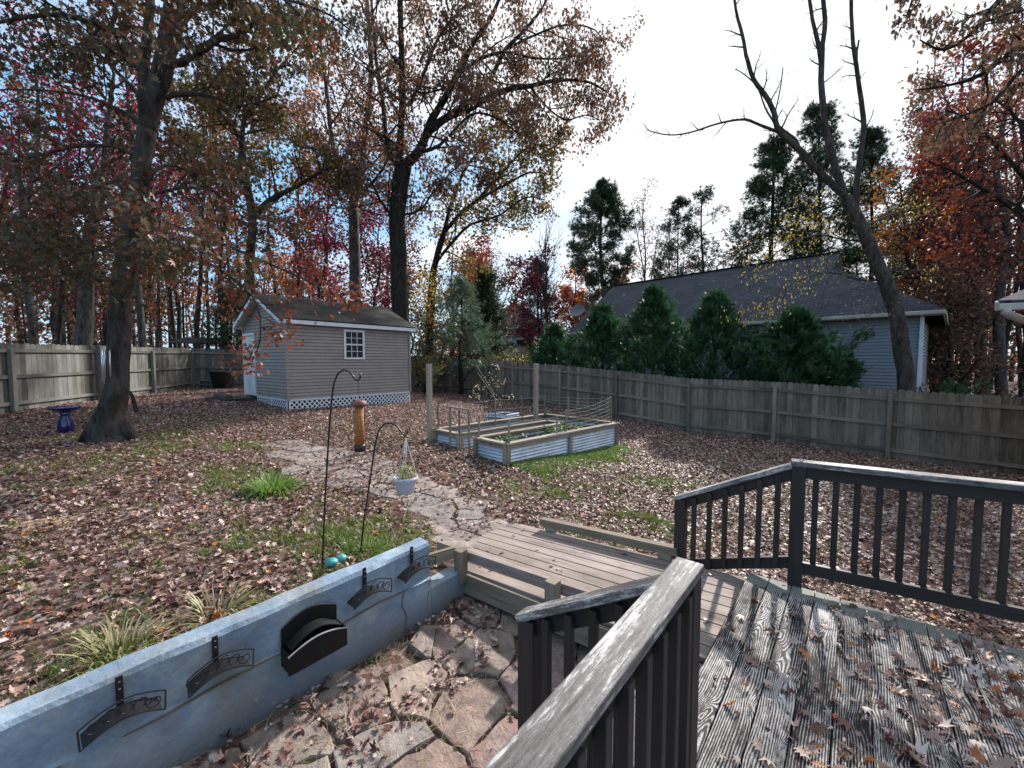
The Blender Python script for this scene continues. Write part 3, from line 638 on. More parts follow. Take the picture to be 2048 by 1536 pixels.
def arch_pts(w, h0, h1, n=14):            # an arch seen from the front: local x across, z up
    return [(-w / 2 + w * i / n, h0 + h1 * math.sin(math.pi * (i / n))) for i in range(n + 1)]
def hose_holder():
    """local frame: x along the wall, -y out of the wall, z up"""
    c = thing('hose_holder', 'x', 'hose holder', (0, 0, 0), 'black scroll hose holders on the blue wall')
    p = MB(); p.box((-.014, -.008, -.02), (.014, -.001, .12)); build('strap', p, M['black'], c, local=True, bevel=.001)
    s = MB()
    for z in (.095, .06): s.lathe((0, -.009, z), [(.0045, -.002), (.0045, .002)], 8)
    for v_ in range(len(s.v)): pass
    build('screw', s, M['chime'], c, local=True)
    W = .29; p = MB(); top = [(x, z - .055) for x, z in arch_pts(W, 0, .05)]
    vs = []; fs = []
    for i, (x, z) in enumerate(top): vs += [(x, -.004, z), (x, -.115, z)]
    m = len(top); fs = [(2 * i, 2 * i + 1, 2 * i + 3, 2 * i + 2) for i in range(m - 1)]
    vs = [(x * .94, y, z - .018) for x, y, z in vs]; q = [(x, y, z - .003) for x, y, z in vs]; p.add(vs + q, fs + [tuple(2 * m + k_ for k_ in reversed(f)) for f in fs] + [(0, 2 * m, 2 * m + 1, 1)] + [(2 * m - 2, 2 * m - 1, 4 * m - 1, 4 * m - 2)] + [(2 * i, 2 * i + 2, 2 * m + 2 * i + 2, 2 * m + 2 * i) for i in range(m - 1)] + [(2 * i + 1, 2 * m + 2 * i + 1, 2 * m + 2 * i + 3, 2 * i + 3) for i in range(m - 1)])
    build('saddle', p, M['black'], c, local=True)
    p = MB(); y = -.118; lo = [(x, y, z - .022) for x, z in top]; hi = [(x * 1.03, y, z + .072) for x, z in top]
    p.tube(lo, .0035, 5); p.tube(hi, .0045, 5); p.tube([lo[0], hi[0]], .004, 5); p.tube([lo[-1], hi[-1]], .004, 5); build('front_rim', p, M['black'], c, local=True)
    p = MB()
    def spiral(cx, cz, r, a0, turns, n=16): return [(cx + r * (1 - .55 * i / n) * math.cos(a0 + turns * 6.283 * i / n), y, cz + r * (1 - .55 * i / n) * math.sin(a0 + turns * 6.283 * i / n)) for i in range(n + 1)]
    for cx, cz, r, a0, tn in [(cx_, -.03 + .05 * math.sin(math.pi * (cx_ / W + .5)) + (cz_ * .3 if abs(r_) < .02 else 0), r_, a_, t_) for cx_, cz_, r_, a_, t_ in ((-.10, -.012, .034, 0, .9), (-.045, .012, .034, 2, -.9), (.012, .022, .036, 1, 1.0), (.062, .012, .032, 4, -.9), (.108, -.014, .032, 3, .9), (-.016, -.012, .016, 0, 1), (.085, .0, .016, 2, 1), (-.075, .004, .018, 0, 1))]:
        p.tube(spiral(cx, cz, r, a0, tn), .0028, 4)
    build('scrollwork', p, M['black'], c, local=True)
    return c
def hose_box():
    c = thing('hose_box', 'large black plastic hose hanger with open storage pocket on blue wall', 'hose hanger', (0, 0, 0))
    def plate(name, W, z0, zs, rise, y0, y1):
        p = MB(); t = arch_pts(W, zs, rise, 18); poly = [(-W / 2, y0, z0)] + [(x, y0, z) for x, z in t] + [(W / 2, y0, z0)]
        p.prism(poly, (0, y1 - y0, 0)); return build(name, p, M['bin'], c, local=True, bevel=.003)
    plate('back_panel', .40, -.17, .06, .07, -.004, -.014); plate('front_panel', .42, -.20, -.07, .05, -.135, -.147)
    p = MB(); top = [(x, z - .045) for x, z in arch_pts(.36, 0, .07, 18)]
    for i in range(18):
        (x0, z0), (x1, z1) = top[i], top[i + 1]; p.obox(((x0 + x1) / 2, -.07, (z0 + z1) / 2), ((x1 - x0) / 2, 0, (z1 - z0) / 2), (0, .055, 0), (0, 0, .004))
    build('saddle', p, M['bin'], c, local=True)
    p = MB(); p.box((-.2, -.14, -.19), (.2, -.01, -.18)); p.box((-.205, -.14, -.19), (-.197, -.01, -.06)); p.box((.197, -.14, -.19), (.205, -.01, -.06)); build('pocket', p, M['bin'], c, local=True)
    p = MB(); t = [(x, -.141, z - .002) for x, z in arch_pts(.42, -.07, .05, 18)]; p.tube(t, .007, 6); build('front_lip', p, plain('grey_lip', (.3, .3, .3), .4), c, local=True)
    return c
def mount(o, n_, drop):
    o.location = ND(n_, 2.192, drop); o.rotation_euler = (0, 0, math.atan2(NV[1], NV[0]))     # local -y points out of the wall
h0 = hose_holder(); mount(h0, -1.335, 1.625)
h0['label'] = 'black scroll hose holder nearest the camera, first at the low left end of blue wall'
for n_, dr, lb in ((-.95, 1.63, 'black scroll hose holder just left of the big black plastic hose hanger'), (-.05, 1.60, 'black scroll hose holder just right of the big black plastic hose hanger'), (.36, 1.59, 'black scroll hose holder farthest off, at the ramp end of blue wall')):
    h = copytree(h0); mount(h, n_, dr); h['label'] = lb
hb = hose_box(); mount(hb, -.44, 1.70); hb.scale = (.88, .9, .9)

# ------------------------------------------------------------------ fences
def fence(label, pts, m, height=1.78, side=1, npost_every=1, low=.12):
    """pts: post positions (x, y). Rails and posts stand on the yard side."""
    c = thing('wooden_fence', label, 'fence', gp(pts[0][0], pts[0][1]), 'picket fences round the yard')
    for i, (x, y) in enumerate(pts):
        a = Vector((pts[min(i + 1, len(pts) - 1)][0] - pts[max(i - 1, 0)][0], pts[min(i + 1, len(pts) - 1)][1] - pts[max(i - 1, 0)][1], 0)).normalized(); s = a.cross(UP) * side
        p = MB(); b = gp(x, y) + s * .06; b.z -= .1; p.beam(b, b + UP * (height - .03), .10, .10, up=a); build('post', p, m, c, bevel=.006)
    for (x0, y0), (x1, y1) in zip(pts[:-1], pts[1:]):
        A = gp(x0, y0); B = gp(x1, y1); ax = (B - A); Ln = math.hypot(ax.x, ax.y); h = Vector((ax.x, ax.y, 0)).normalized(); s = h.cross(UP) * side
        for z in (.22, .88, 1.52):
            p = MB(); p.beam(A + s * .028 + h * .055 + UP * z, B + s * .028 - h * .055 + UP * z, .036, .085); build('rail', p, m, c, bevel=.003)
        p = MB(); nb = max(1, round(Ln / .143)); w = Ln / nb
        for k in range(nb):
            t = (k + .5) / nb; q = A.lerp(B, t); ww = w / 2 - .003; hh = height + rng.uniform(-.012, .012); off = -s * (.002 + rng.uniform(0, .006)); z0 = .02
            base = Vector((q.x, q.y, q.z)) + off
            prof = [(-ww, z0), (ww, z0), (ww, hh - .04), (ww * .6, hh), (-ww * .6, hh), (-ww, hh - .04)]
            poly = [base + h * u + UP * z for u, z in prof]; o = rng.random() * 50; th = -s * .016
            p.add(poly + [v + th for v in poly], [(0, 1, 2, 3, 4, 5), (11, 10, 9, 8, 7, 6)] + [(i, i + 6, (i + 1) % 6 + 6, (i + 1) % 6) for i in range(6)], rng.random(), [(z + o, u + o, 0) for u, z in prof] * 2)
        build('picket_panel', p, m, c)
    return c
dirR = (-.777, .630); postsR = []
for t in range(-1, 11):                    # spacing measured off the photograph's posts
    Y = 18667 / (1 / 1e9 + {-1: 836, 0: 880, 1: 948, 2: 1027.6, 3: 1121.6, 4: 1235, 5: 1380, 6: 1552, 7: 1783, 8: 2088, 9: 2520, 10: 3180}[t]); X = 22.2 - 0 ; postsR.append((({-1: 836, 0: 880, 1: 948, 2: 1027.6, 3: 1121.6, 4: 1235, 5: 1380, 6: 1552, 7: 1783, 8: 2088, 9: 2520, 10: 3180}[t] - 1024) / F * Y, Y))
corner = (-6.4, 23.5)
fence('shaded brown picket fence along right side, between yard and grey neighbour house', postsR[::-1] + [corner], M['fence'], 1.76, side=-1)
postsL = [(-10.5, .5), (-10.95, 2.9), (-11.4, 5.3), (-11.85, 7.75), (-12.3, 10.15), (-12.75, 12.75), (-13.2, 15.2), (-13.65, 17.65)]
fence('sunlit pale picket fence along left side behind the big tree and bird bath', postsL, M['fence_left'], 1.70, side=1)
cb = [(-13.65 + (corner[0] + 13.65) * k / 4, 17.7 + (corner[1] - 17.7) * k / 4) for k in range(5)]
fence('back picket fence behind the shed and the black bin', cb, M['fence_left'], 1.70, side=1)

# ------------------------------------------------------------------ siding walls
def lap_wall(p, base, ax, L_, z0, z1, out, course=.1, clipf=None):
    """horizontal lap siding as real sloping courses; clipf(z) -> (s0, s1) for gables"""
    z = z0; base = Vector((base[0], base[1], 0)); k = 0
    while z < z1 - 1e-4:
        zt = min(z + course, z1); s0, s1 = clipf(z) if clipf else (0, L_); t0, t1 = clipf(zt) if clipf else (0, L_)
        if s1 - s0 < .02: break
        g = .013; zk = zt - g; o = [(.022, z), (.004, zk), (-.022, zk), (-.022, zt)]
        q = [(base + ax * s0 + out * w_, base + ax * s1 + out * w_, h_) for w_, h_ in o[:1]] + [(base + ax * t0 + out * w_, base + ax * t1 + out * w_, h_) for w_, h_ in o[1:]]
        vs = [];
        for l_, r_, h_ in [(base + ax * s0 - out * .022, base + ax * s1 - out * .022, z)] + q: vs += [(l_.x, l_.y, h_), (r_.x, r_.y, h_)]
        p.add(vs, [(2 * i_, 2 * i_ + 1, 2 * i_ + 3, 2 * i_ + 2) for i_ in range(4)], rng.random()); z = zt; k += 1

def shed():
    C0 = atY(577, 800, 12.1); zb = C0.z; Lf, Wg = 4.27, 3.4; zt = E + 1.08
    c = thing('garden_shed', 'taupe vinyl sided garden shed with white lattice skirt and one window', 'shed', (C0.x, C0.y, gz(C0.x, C0.y)))
    base = Vector((C0.x, C0.y, 0)); front_out = -DH; gab_out = -NH
    rise = .84; over = .18
    def V3(n_, d_, z): q = base + NH * n_ + DH * d_; return Vector((q.x, q.y, z))
    p = MB(); lap_wall(p, base, NH, Lf, zb, zt, front_out); lap_wall(p, base + DH * Wg, NH, Lf, zb, zt, DH)
    def cf(z):
        if z <= zt: return (0, Wg)
        k = (z - zt) / rise; return (Wg / 2 * k, Wg - Wg / 2 * k)
    lap_wall(p, base, DH, Wg, zb, zt + rise, gab_out, clipf=cf); lap_wall(p, base + NH * Lf, DH, Wg, zb, zt + rise, NH, clipf=cf)
    core = MB(); core.prism([V3(.03, .03, zb + .01), V3(.03, Wg - .03, zb + .01), V3(.03, Wg - .03, zt), V3(.03, Wg / 2, zt + rise - .03), V3(.03, .03, zt)], NH * (Lf - .06))
    build('wall', p, M['shedside'], c); build('inner_wall', core, M['shedside'], c)
    for n_, d_ in ((0, 0), (Lf, 0), (0, Wg)):
        p = MB(); sx = -.03 if n_ == 0 else .03; sy = -.03 if d_ == 0 else .03
        p.beam(V3(n_ + sx / 2, d_ + sy / 2, zb - .01), V3(n_ + sx / 2, d_ + sy / 2, zt), .075, .075, up=NH); build('corner_trim', p, M['shedside'], c, bevel=.003)
    # roof: two slopes with thickness
    for sgn in (0, 1):
        p = MB(); e_d = -over if sgn == 0 else Wg + over; sl = rise / (Wg / 2); ez = zt + .12 - 0 * sl
        e0 = V3(-.28, e_d, zt + .10); e1 = V3(Lf + .22, e_d, zt + .10); r0 = V3(-.28, Wg / 2, zt + rise + .14); r1 = V3(Lf + .22, Wg / 2, zt + rise + .14)
        W_ = (r0 - e0).length; LL = (e1 - e0).length; up = UP * .035
        p.add([e0, e1, r1, r0, e0 + up, e1 + up, r1 + up, r0 + up], [(3, 2, 1, 0), (4, 5, 6, 7), (0, 1, 5, 4), (1, 2, 6, 5), (3, 0, 4, 7), (2, 3, 7, 6)], .5, [(0, 0, 0), (LL, 0, 0), (LL, W_, 0), (0, W_, 0)] * 2)
        ro = build('roof', p, M['shedroof'], c)
        p = MB(); p.beam(V3(-.27, e_d + (.012 if sgn == 0 else -.012), zt + .045), V3(Lf + .21, e_d + (.012 if sgn == 0 else -.012), zt + .045), .022, .12); build('fascia', p, M['white'], ro)
        for n_ in (-.268, Lf + .208):
            p = MB(); p.beam(V3(n_, e_d, zt + .045), V3(n_, Wg / 2, zt + rise + .085), .022, .11); build('rake_board', p, M['white'], ro)
        p = MB(); s0 = V3(-.26, e_d, zt + .0); p.add([V3(-.25, e_d * 1.0, zt + .08), V3(Lf + .2, e_d, zt + .08), V3(Lf + .2, Wg / 2, zt + rise + .11), V3(-.25, Wg / 2, zt + rise + .11)], [(0, 1, 2, 3)]); build('soffit', p, M['whitedirty'], ro)
    # window
    wn0, wn1, wz0, wz1 = 1.73, 2.46, E + .04, E + 1.0
    fr = MB()
    def bar(n0, n1, z0, z1, o=.035, t=.03): a = V3((n0 + n1) / 2, 0, (z0 + z1) / 2) - DH * o; fr.obox(a, NH * (n1 - n0) / 2, DH * t / 2, UP * (z1 - z0) / 2, .5)
    bar(wn0, wn0 + .07, wz0, wz1); bar(wn1 - .07, wn1, wz0, wz1); bar(wn0 + .07, wn1 - .07, wz1 - .07, wz1); bar(wn0 + .07, wn1 - .07, wz0, wz0 + .06)
    w = build('window', fr, M['white'], c, bevel=.003)
    fr = MB(); zm = (wz0 + wz1) / 2; bar(wn0 + .07, wn1 - .07, zm - .022, zm + .022, .034, .026); build('meeting_rail', fr, M['white'], w)
    fr = MB(); iw = (wn1 - wn0 - .14)
    for k in (1, 2): bar(wn0 + .07 + iw * k / 3 - .009, wn0 + .07 + iw * k / 3 + .009, wz0 + .06, wz1 - .07, .028, .012)
    for zz in ((wz0 + .06 + zm - .02) / 2, (zm + .02 + wz1 - .07) / 2): bar(wn0 + .07, wn1 - .07, zz - .008, zz + .008, .03, .012)
    build('muntins', fr, M['white'], w)
    fr = MB(); bar(wn0 + .06, wn1 - .06, wz0 + .05, wz1 - .06, .019, .006); build('glass_pane', fr, M['glass'], w)
    # door on the gable side
    p = MB(); a = V3(0, 2.93, (zb + zb + 1.95) / 2) - NH * .03; p.obox(a, DH * .46, NH * .02, UP * .975, .5); dr = build('door', p, M['whitedirty'], c, bevel=.004)
    p = MB(); p.obox(V3(0, 2.43, zb + .99) - NH * .035, DH * .035, NH * .022, UP * 1.0, .5); p.obox(V3(0, 3.37, zb + .99) - NH * .035, DH * .05, NH * .022, UP * 1.0, .5); p.obox(V3(0, 2.90, zb + 2.02) - NH * .035, DH * .50, NH * .022, UP * .04, .5); build('door_trim', p, M['white'], c)
    p = MB(); p.tube([V3(0, 2.55, zb + .95) - NH * .05, V3(0, 2.55, zb + .95) - NH * .1], .02, 8); build('handle', p, M['black'], dr)
    # lattice skirt
    def lattice(bs, ax, L_, out, pan):
        p = MB(); step = .15; n_ = int(L_ / step) + 6; zt_ = zb - .012
        def ztop(s): return zt_
        def zbot(s): q = bs + ax * s; return gz(q.x, q.y) + .0
        for sgn in (1, -1):
            for k in range(-5, n_):
                s = k * step; H = .55; s0, s1 = s, s + sgn * H; pts = []
                # clip the strip to the panel in steps
                m = 14; seg = []
                for i in range(m + 1):
                    u = s0 + (s1 - s0) * i / m; z = zt_ - H * i / m
                    if 0.02 <= u <= L_ - .02 and z >= zbot(u) - .03: seg.append(bs + ax * u + UP * z)
                if len(seg) > 1: p.beam(seg[0] + out * (.018 + .007 * (sgn > 0)), seg[-1] + out * (.018 + .007 * (sgn > 0)), .006, .036, up=out.cross(seg[-1] - seg[0]).normalized() if False else UP, tint=.5)
        p.beam(bs + UP * (zt_ - .0) + out * .034, bs + ax * L_ + UP * (zt_ - .0) + out * .034, .012, .035)
        for s in (0.02, L_ / 2, L_ - .02):
            q = bs + ax * s; p.beam(q + UP * zt_ + out * .034, q + UP * (zbot(s) - .05) + out * .034, .05, .012, up=out)
        build('lattice_skirt', p, M['white'], c)
    lattice(base, NH, Lf, front_out, 0); lattice(base, DH, 2.3, gab_out, 1)
    p = MB(); p.prism([V3(.1, .1, zb - .02), V3(Lf - .1, .1, zb - .02), V3(Lf - .1, Wg - .1, zb - .02), V3(.1, Wg - .1, zb - .02)], UP * -.6); build('foundation', p, M['stone_dark'], c)
    st = thing('door_step', 'dark stacked timber step in front of the shed door', 'step', V3(-.45, 2.95, gz(-9, 13.4)))
    p = MB(); zz = zb - .1; p.obox(V3(-.45, 2.95, zz), NH * .38, DH * .6, UP * .05); p.obox(V3(-.4, 2.95, zz - .13), NH * .30, DH * .55, UP * .08); build('tread', p, M['stone_dark'], st, bevel=.01)
    return V3, zb
shedV, shed_zb = shed()

# ------------------------------------------------------------------ neighbour's grey house
def grey_house():
    Y1 = 13.0; er = atY(1892, 622, Y1); ev = Vector((-.685, .728, 0)).normalized(); q = Vector((.728, .685, 0)); ze = er.z
    Ltot = 15.0
    def V3(a, b, z): w = Vector((er.x, er.y, 0)) + ev * a + q * b; return Vector((w.x, w.y, z))
    g0 = min(gz(er.x, er.y), gz(*(Vector((er.x, er.y)) + Vector((ev.x, ev.y)) * 15))) - .3
    c = thing('grey_house', 'neighbour house with blue-grey lap siding and long slate coloured shingle roof', 'house', V3(7, 4, g0))
    pitch = .69; D1 = 9.3; D2 = 6.6
    p = MB(); A = .55; lap_wall(p, V3(A, .42, 0), ev, Ltot - A - .3, g0, ze - .12, -q, .115)
    w1 = build('wall', p, M['houseside'], c)
    p = MB(); p.prism([V3(A + .02, .45, g0), V3(Ltot - .35, .45, g0), V3(Ltot - .35, D1 - .5, g0), V3(4, D1 - .5, g0), V3(4, D2 - .5, g0), V3(A + .02, D2 - .5, g0)], UP * (ze - .1 - g0)); build('inner_wall', p, M['houseside'], c)
    def cf(z):
        if z <= ze - .1: return (.42, D2 - .42)
        k = (z - ze + .1) / pitch; return (.42 + k, D2 - .42 - k)
    p = MB(); lap_wall(p, V3(A, .42, 0), q, D2 - .84, g0, ze - .12, -ev, .115); build('end_wall', p, M['houseside'], c)
    p = MB(); lap_wall(p, V3(Ltot - .3, 0, 0), q, D1, g0, ze + D1 / 2 * pitch - .5, ev, .115, lambda z: (.42, D1 - .42) if z <= ze - .1 else (.42 + (z - ze + .1) / pitch, D1 - .42 - (z - ze + .1) / pitch)); build('gable_wall', p, M['houseside'], c)
    def roofslab(a0, a1, D_, nm='roof', zoff=0):
        out = []
        for s in (0, 1):
            p = MB(); b0 = 0 if s == 0 else D_; zr = ze + D_ / 2 * pitch + zoff
            e0, e1, r1, r0 = V3(a0, b0, ze + zoff), V3(a1, b0, ze + zoff), V3(a1, D_ / 2, zr), V3(a0, D_ / 2, zr); up = UP * .05; LL = a1 - a0; W_ = (r0 - e0).length
            p.add([e0, e1, r1, r0, e0 + up, e1 + up, r1 + up, r0 + up], [(3, 2, 1, 0), (4, 5, 6, 7), (0, 1, 5, 4), (1, 2, 6, 5), (3, 0, 4, 7), (2, 3, 7, 6)], .5, [(0, 0, 0), (LL, 0, 0), (LL, W_, 0), (0, W_, 0)] * 2)
            out.append(build(nm, p, M['houseroof'], c))
        return out
    r2 = roofslab(3.4, Ltot, D1, zoff=.012)
    hz = ze + D2 / 2 * pitch; hh = D2 / 2; up = UP * .05; a1 = 5.4
    for vs_, gl in (([V3(0, 0, ze), V3(a1, 0, ze), V3(a1, hh, hz), V3(hh, hh, hz)], [(0, 0, 0), (a1, 0, 0), (a1, 4, 0), (hh, 4, 0)]), ([V3(0, D2, ze), V3(0, 0, ze), V3(hh, hh, hz)], [(0, 0, 0), (D2, 0, 0), (hh, 4, 0)]), ([V3(a1, D2, ze), V3(0, D2, ze), V3(hh, hh, hz), V3(a1, hh, hz)], [(0, 0, 0), (a1, 0, 0), (a1 - hh, 4, 0), (0, 4, 0)])):
        p = MB(); k = len(vs_); p.add(vs_ + [v + up for v in vs_], [tuple(range(k - 1, -1, -1)), tuple(range(k, 2 * k))] + [(i, (i + 1) % k, k + (i + 1) % k, k + i) for i in range(k)], .5, gl * 2); r = build('roof', p, M['houseroof'], c)
    p = MB(); zr = ze + D1 / 2 * pitch; p.add([V3(3.41, .6, ze + .2), V3(3.41, D1 - .6, ze + .2), V3(3.41, D1 / 2, zr)], [(0, 1, 2)]); build('gable_end', p, M['houseroof'], c)
    p = MB(); p.beam(V3(3.4, D1 / 2, zr + .08), V3(Ltot, D1 / 2, zr + .08), .25, .03); build('ridge_cap', p, plain('ridge_dark', (.02, .022, .03), .8), r2[0])
    p = MB(); p.beam(V3(0, -.06, ze - .02), V3(Ltot, -.06, ze - .02), .12, .12); build('gutter', p, M['creamtrim'], c, bevel=.02)
    p = MB(); p.beam(V3(0.02, .2, ze - .08), V3(Ltot, .2, ze - .08), .42, .02); build('soffit', p, M['creamtrim'], c)
    p = MB(); p.beam(V3(.02, 0, ze - .04), V3(.02, D2, ze - .04), .08, .12); p.beam(V3(Ltot - .02, 0, ze - .04), V3(Ltot - .02, D1 / 2, ze + D1 / 2 * pitch - .04), .03, .16); build('rake_board', p, M['creamtrim'], c)
    p = MB(); p.beam(V3(A - .02, .36, ze - .1), V3(A - .02, .36, g0), .12, .10, up=ev); build('downspout', p, M['white'], c, bevel=.01)
    for a_, b_ in ((10.8, 1.9),):
        p = MB(); zz = ze + b_ * pitch; p.tube([V3(a_, b_, zz - .1), V3(a_, b_, zz + .45)], .05, 8); build('vent_pipe', p, M['white'], c)
    # yellow leaves lying on the roof
    pos = []
    for _ in range(420):
        a_ = rng.uniform(.3, 14.5); b_ = rng.uniform(.1, 4.4) * rng.random() ** .3
        if a_ < 3.5 and b_ > 3.1: continue
        if rng.random() > .2 + .8 * math.exp(-((a_ - 5.5) / 4.0) ** 2): continue
        pos.append(V3(a_, b_, ze + b_ * pitch + .09))
    o = cloud('fallen_leaves', np.array([tuple(v) for v in pos]), nr.uniform(.04, .075, len(pos)), nr.uniform(0, 1, len(pos)), T_DIA, rot_ground(len(pos), .8), L['whiteleaf']); tag(o, 'pale dry leaves scattered on the neighbour roof', 'leaves', kind='stuff')
    # dish
    dp = V3(Ltot - .1, .9, ze + .9 * pitch)
    dsh = thing('satellite_dish', 'dark satellite dish on the far left corner of the grey house roof', 'satellite dish', dp)
    p = MB(); p.tube([dp, dp + Vector((-.1, -.1, .45))], .03, 6); build('mount', p, M['dish'], dsh)
    p = MB(); cc = dp + Vector((-.15, -.2, .75)); nrm = Vector((-.25, -.75, .6)).normalized(); a1 = nrm.orthogonal().normalized(); b1 = nrm.cross(a1); vs = [cc - nrm * .09]; k = 20
    for rr, dz in ((.25, -.06), (.48, 0)):
        for i in range(k): vs.append(cc + (a1 * math.cos(6.283 * i / k) * rr + b1 * math.sin(6.283 * i / k) * rr * .85) + nrm * dz)
    fs = [(0, 1 + i, 1 + (i + 1) % k) for i in range(k)] + [(1 + i, 1 + k + i, 1 + k + (i + 1) % k, 1 + (i + 1) % k) for i in range(k)]
    p.add(vs, fs); p.add([v - nrm * .012 for v in vs], [tuple(reversed(f)) for f in fs]); build('reflector', p, M['dish'], dsh, smooth=True)
grey_house()

def own_eave():                            # corner of the next roof, entering the frame at the right edge
    P0 = atY(1994, 609, 6.2); Q1 = atY(2110, 560, 6.9); dx = Vector((1.0, -.35, 0)).normalized()
    c = thing('house_corner', 'eave corner of a house with gutter elbow at the right edge', 'house', P0)
    up = (Q1 - P0).normalized()
    p = MB(); p.prism([P0, P0 + dx * 3.0, P0 + dx * 3.0 + up * 3.4, P0 + up * 3.4], UP * .06); build('roof', p, M['houseroof'], c)
    p = MB(); p.beam(P0 - UP * .02 - up * .02, P0 + up * 3.4 - UP * .02, .03, .13); build('rake_board', p, M['creamtrim'], c)
    p = MB(); p.beam(P0 - UP * .04, P0 + dx * 3.0 - UP * .04, .1, .1); build('gutter', p, M['creamtrim'], c, bevel=.015)
    p = MB(); p.prism([P0 + dx * .03 - UP * .07, P0 + dx * 3 - UP * .07, P0 + dx * 3 + up * 3.4 - UP * .07, P0 + dx * .03 + up * 3.4 - UP * .07], UP * -.02); build('soffit', p, M['creamtrim'], c)
    g = atY(2012, 624, 6.15); p = MB(); p.tube([g + UP * .05, g, atY(2024, 632, 6.25), atY(2052, 642, 6.5), atY(2066, 652, 6.5), atY(2068, 900, 6.5)], .055, 10); build('downspout', p, M['creamtrim'], c, smooth=True)
    a = atY(2085, 640, 6.6); z0 = gz(a.x, a.y) - .3
    p = MB(); p.prism([Vector((a.x, a.y, z0)), Vector((a.x, a.y, z0)) + dx * 3, Vector((a.x, a.y, z0)) + dx * 3 + Vector((up.x, up.y, 0)) * 3, Vector((a.x, a.y, z0)) + Vector((up.x, up.y, 0)) * 3], UP * (P0.z - .1 - z0)); build('wall', p, M['brick'], c)
own_eave()
def far_house():
    b = gpx(1030, 44); c = thing('far_house', 'pale far-off house gable glimpsed between the trees behind the fence', 'house', b)
    ax = Vector((1, 0, 0)); ay = Vector((0, 1, 0)); w = 2.9; h = 5.2
    z1 = atY(1030, 648, 44).z; z2 = atY(1030, 605, 44).z
    p = MB(); p.prism([b + ax * -w + UP * 0, b + ax * w, Vector((b.x + w, b.y, z1)), Vector((b.x, b.y, z2)), Vector((b.x - w, b.y, z1))], ay * 8); build('wall', p, M['brick'], c)
    for s in (-1, 1):
        p = MB(); p.beam(Vector((b.x, b.y + 3.9, z2 + .08)), Vector((b.x + s * (w + .5), b.y + 3.9, z1 - .35)), 8.8, .15, up=Vector((0, 0, 1))); build('roof', p, M['creamtrim'], c)
    for x, y0, y1, ww in ((1016, 655, 672, .7), (1040, 655, 672, .7), (1019, 680, 694, .6), (1041, 678, 690, .6)):
        a = atY(x, (y0 + y1) / 2, 43.9); hh = abs(atY(x, y0, 43.9).z - atY(x, y1, 43.9).z) / 2
        p = MB(); p.obox(a, ax * ww, ay * .06, UP * hh); wv = build('window', p, M['white'], c)
        p = MB(); p.obox(a - ay * .07, ax * ww * .72, ay * .03, UP * hh * .8); build('pane', p, M['glass'], wv)
far_house()

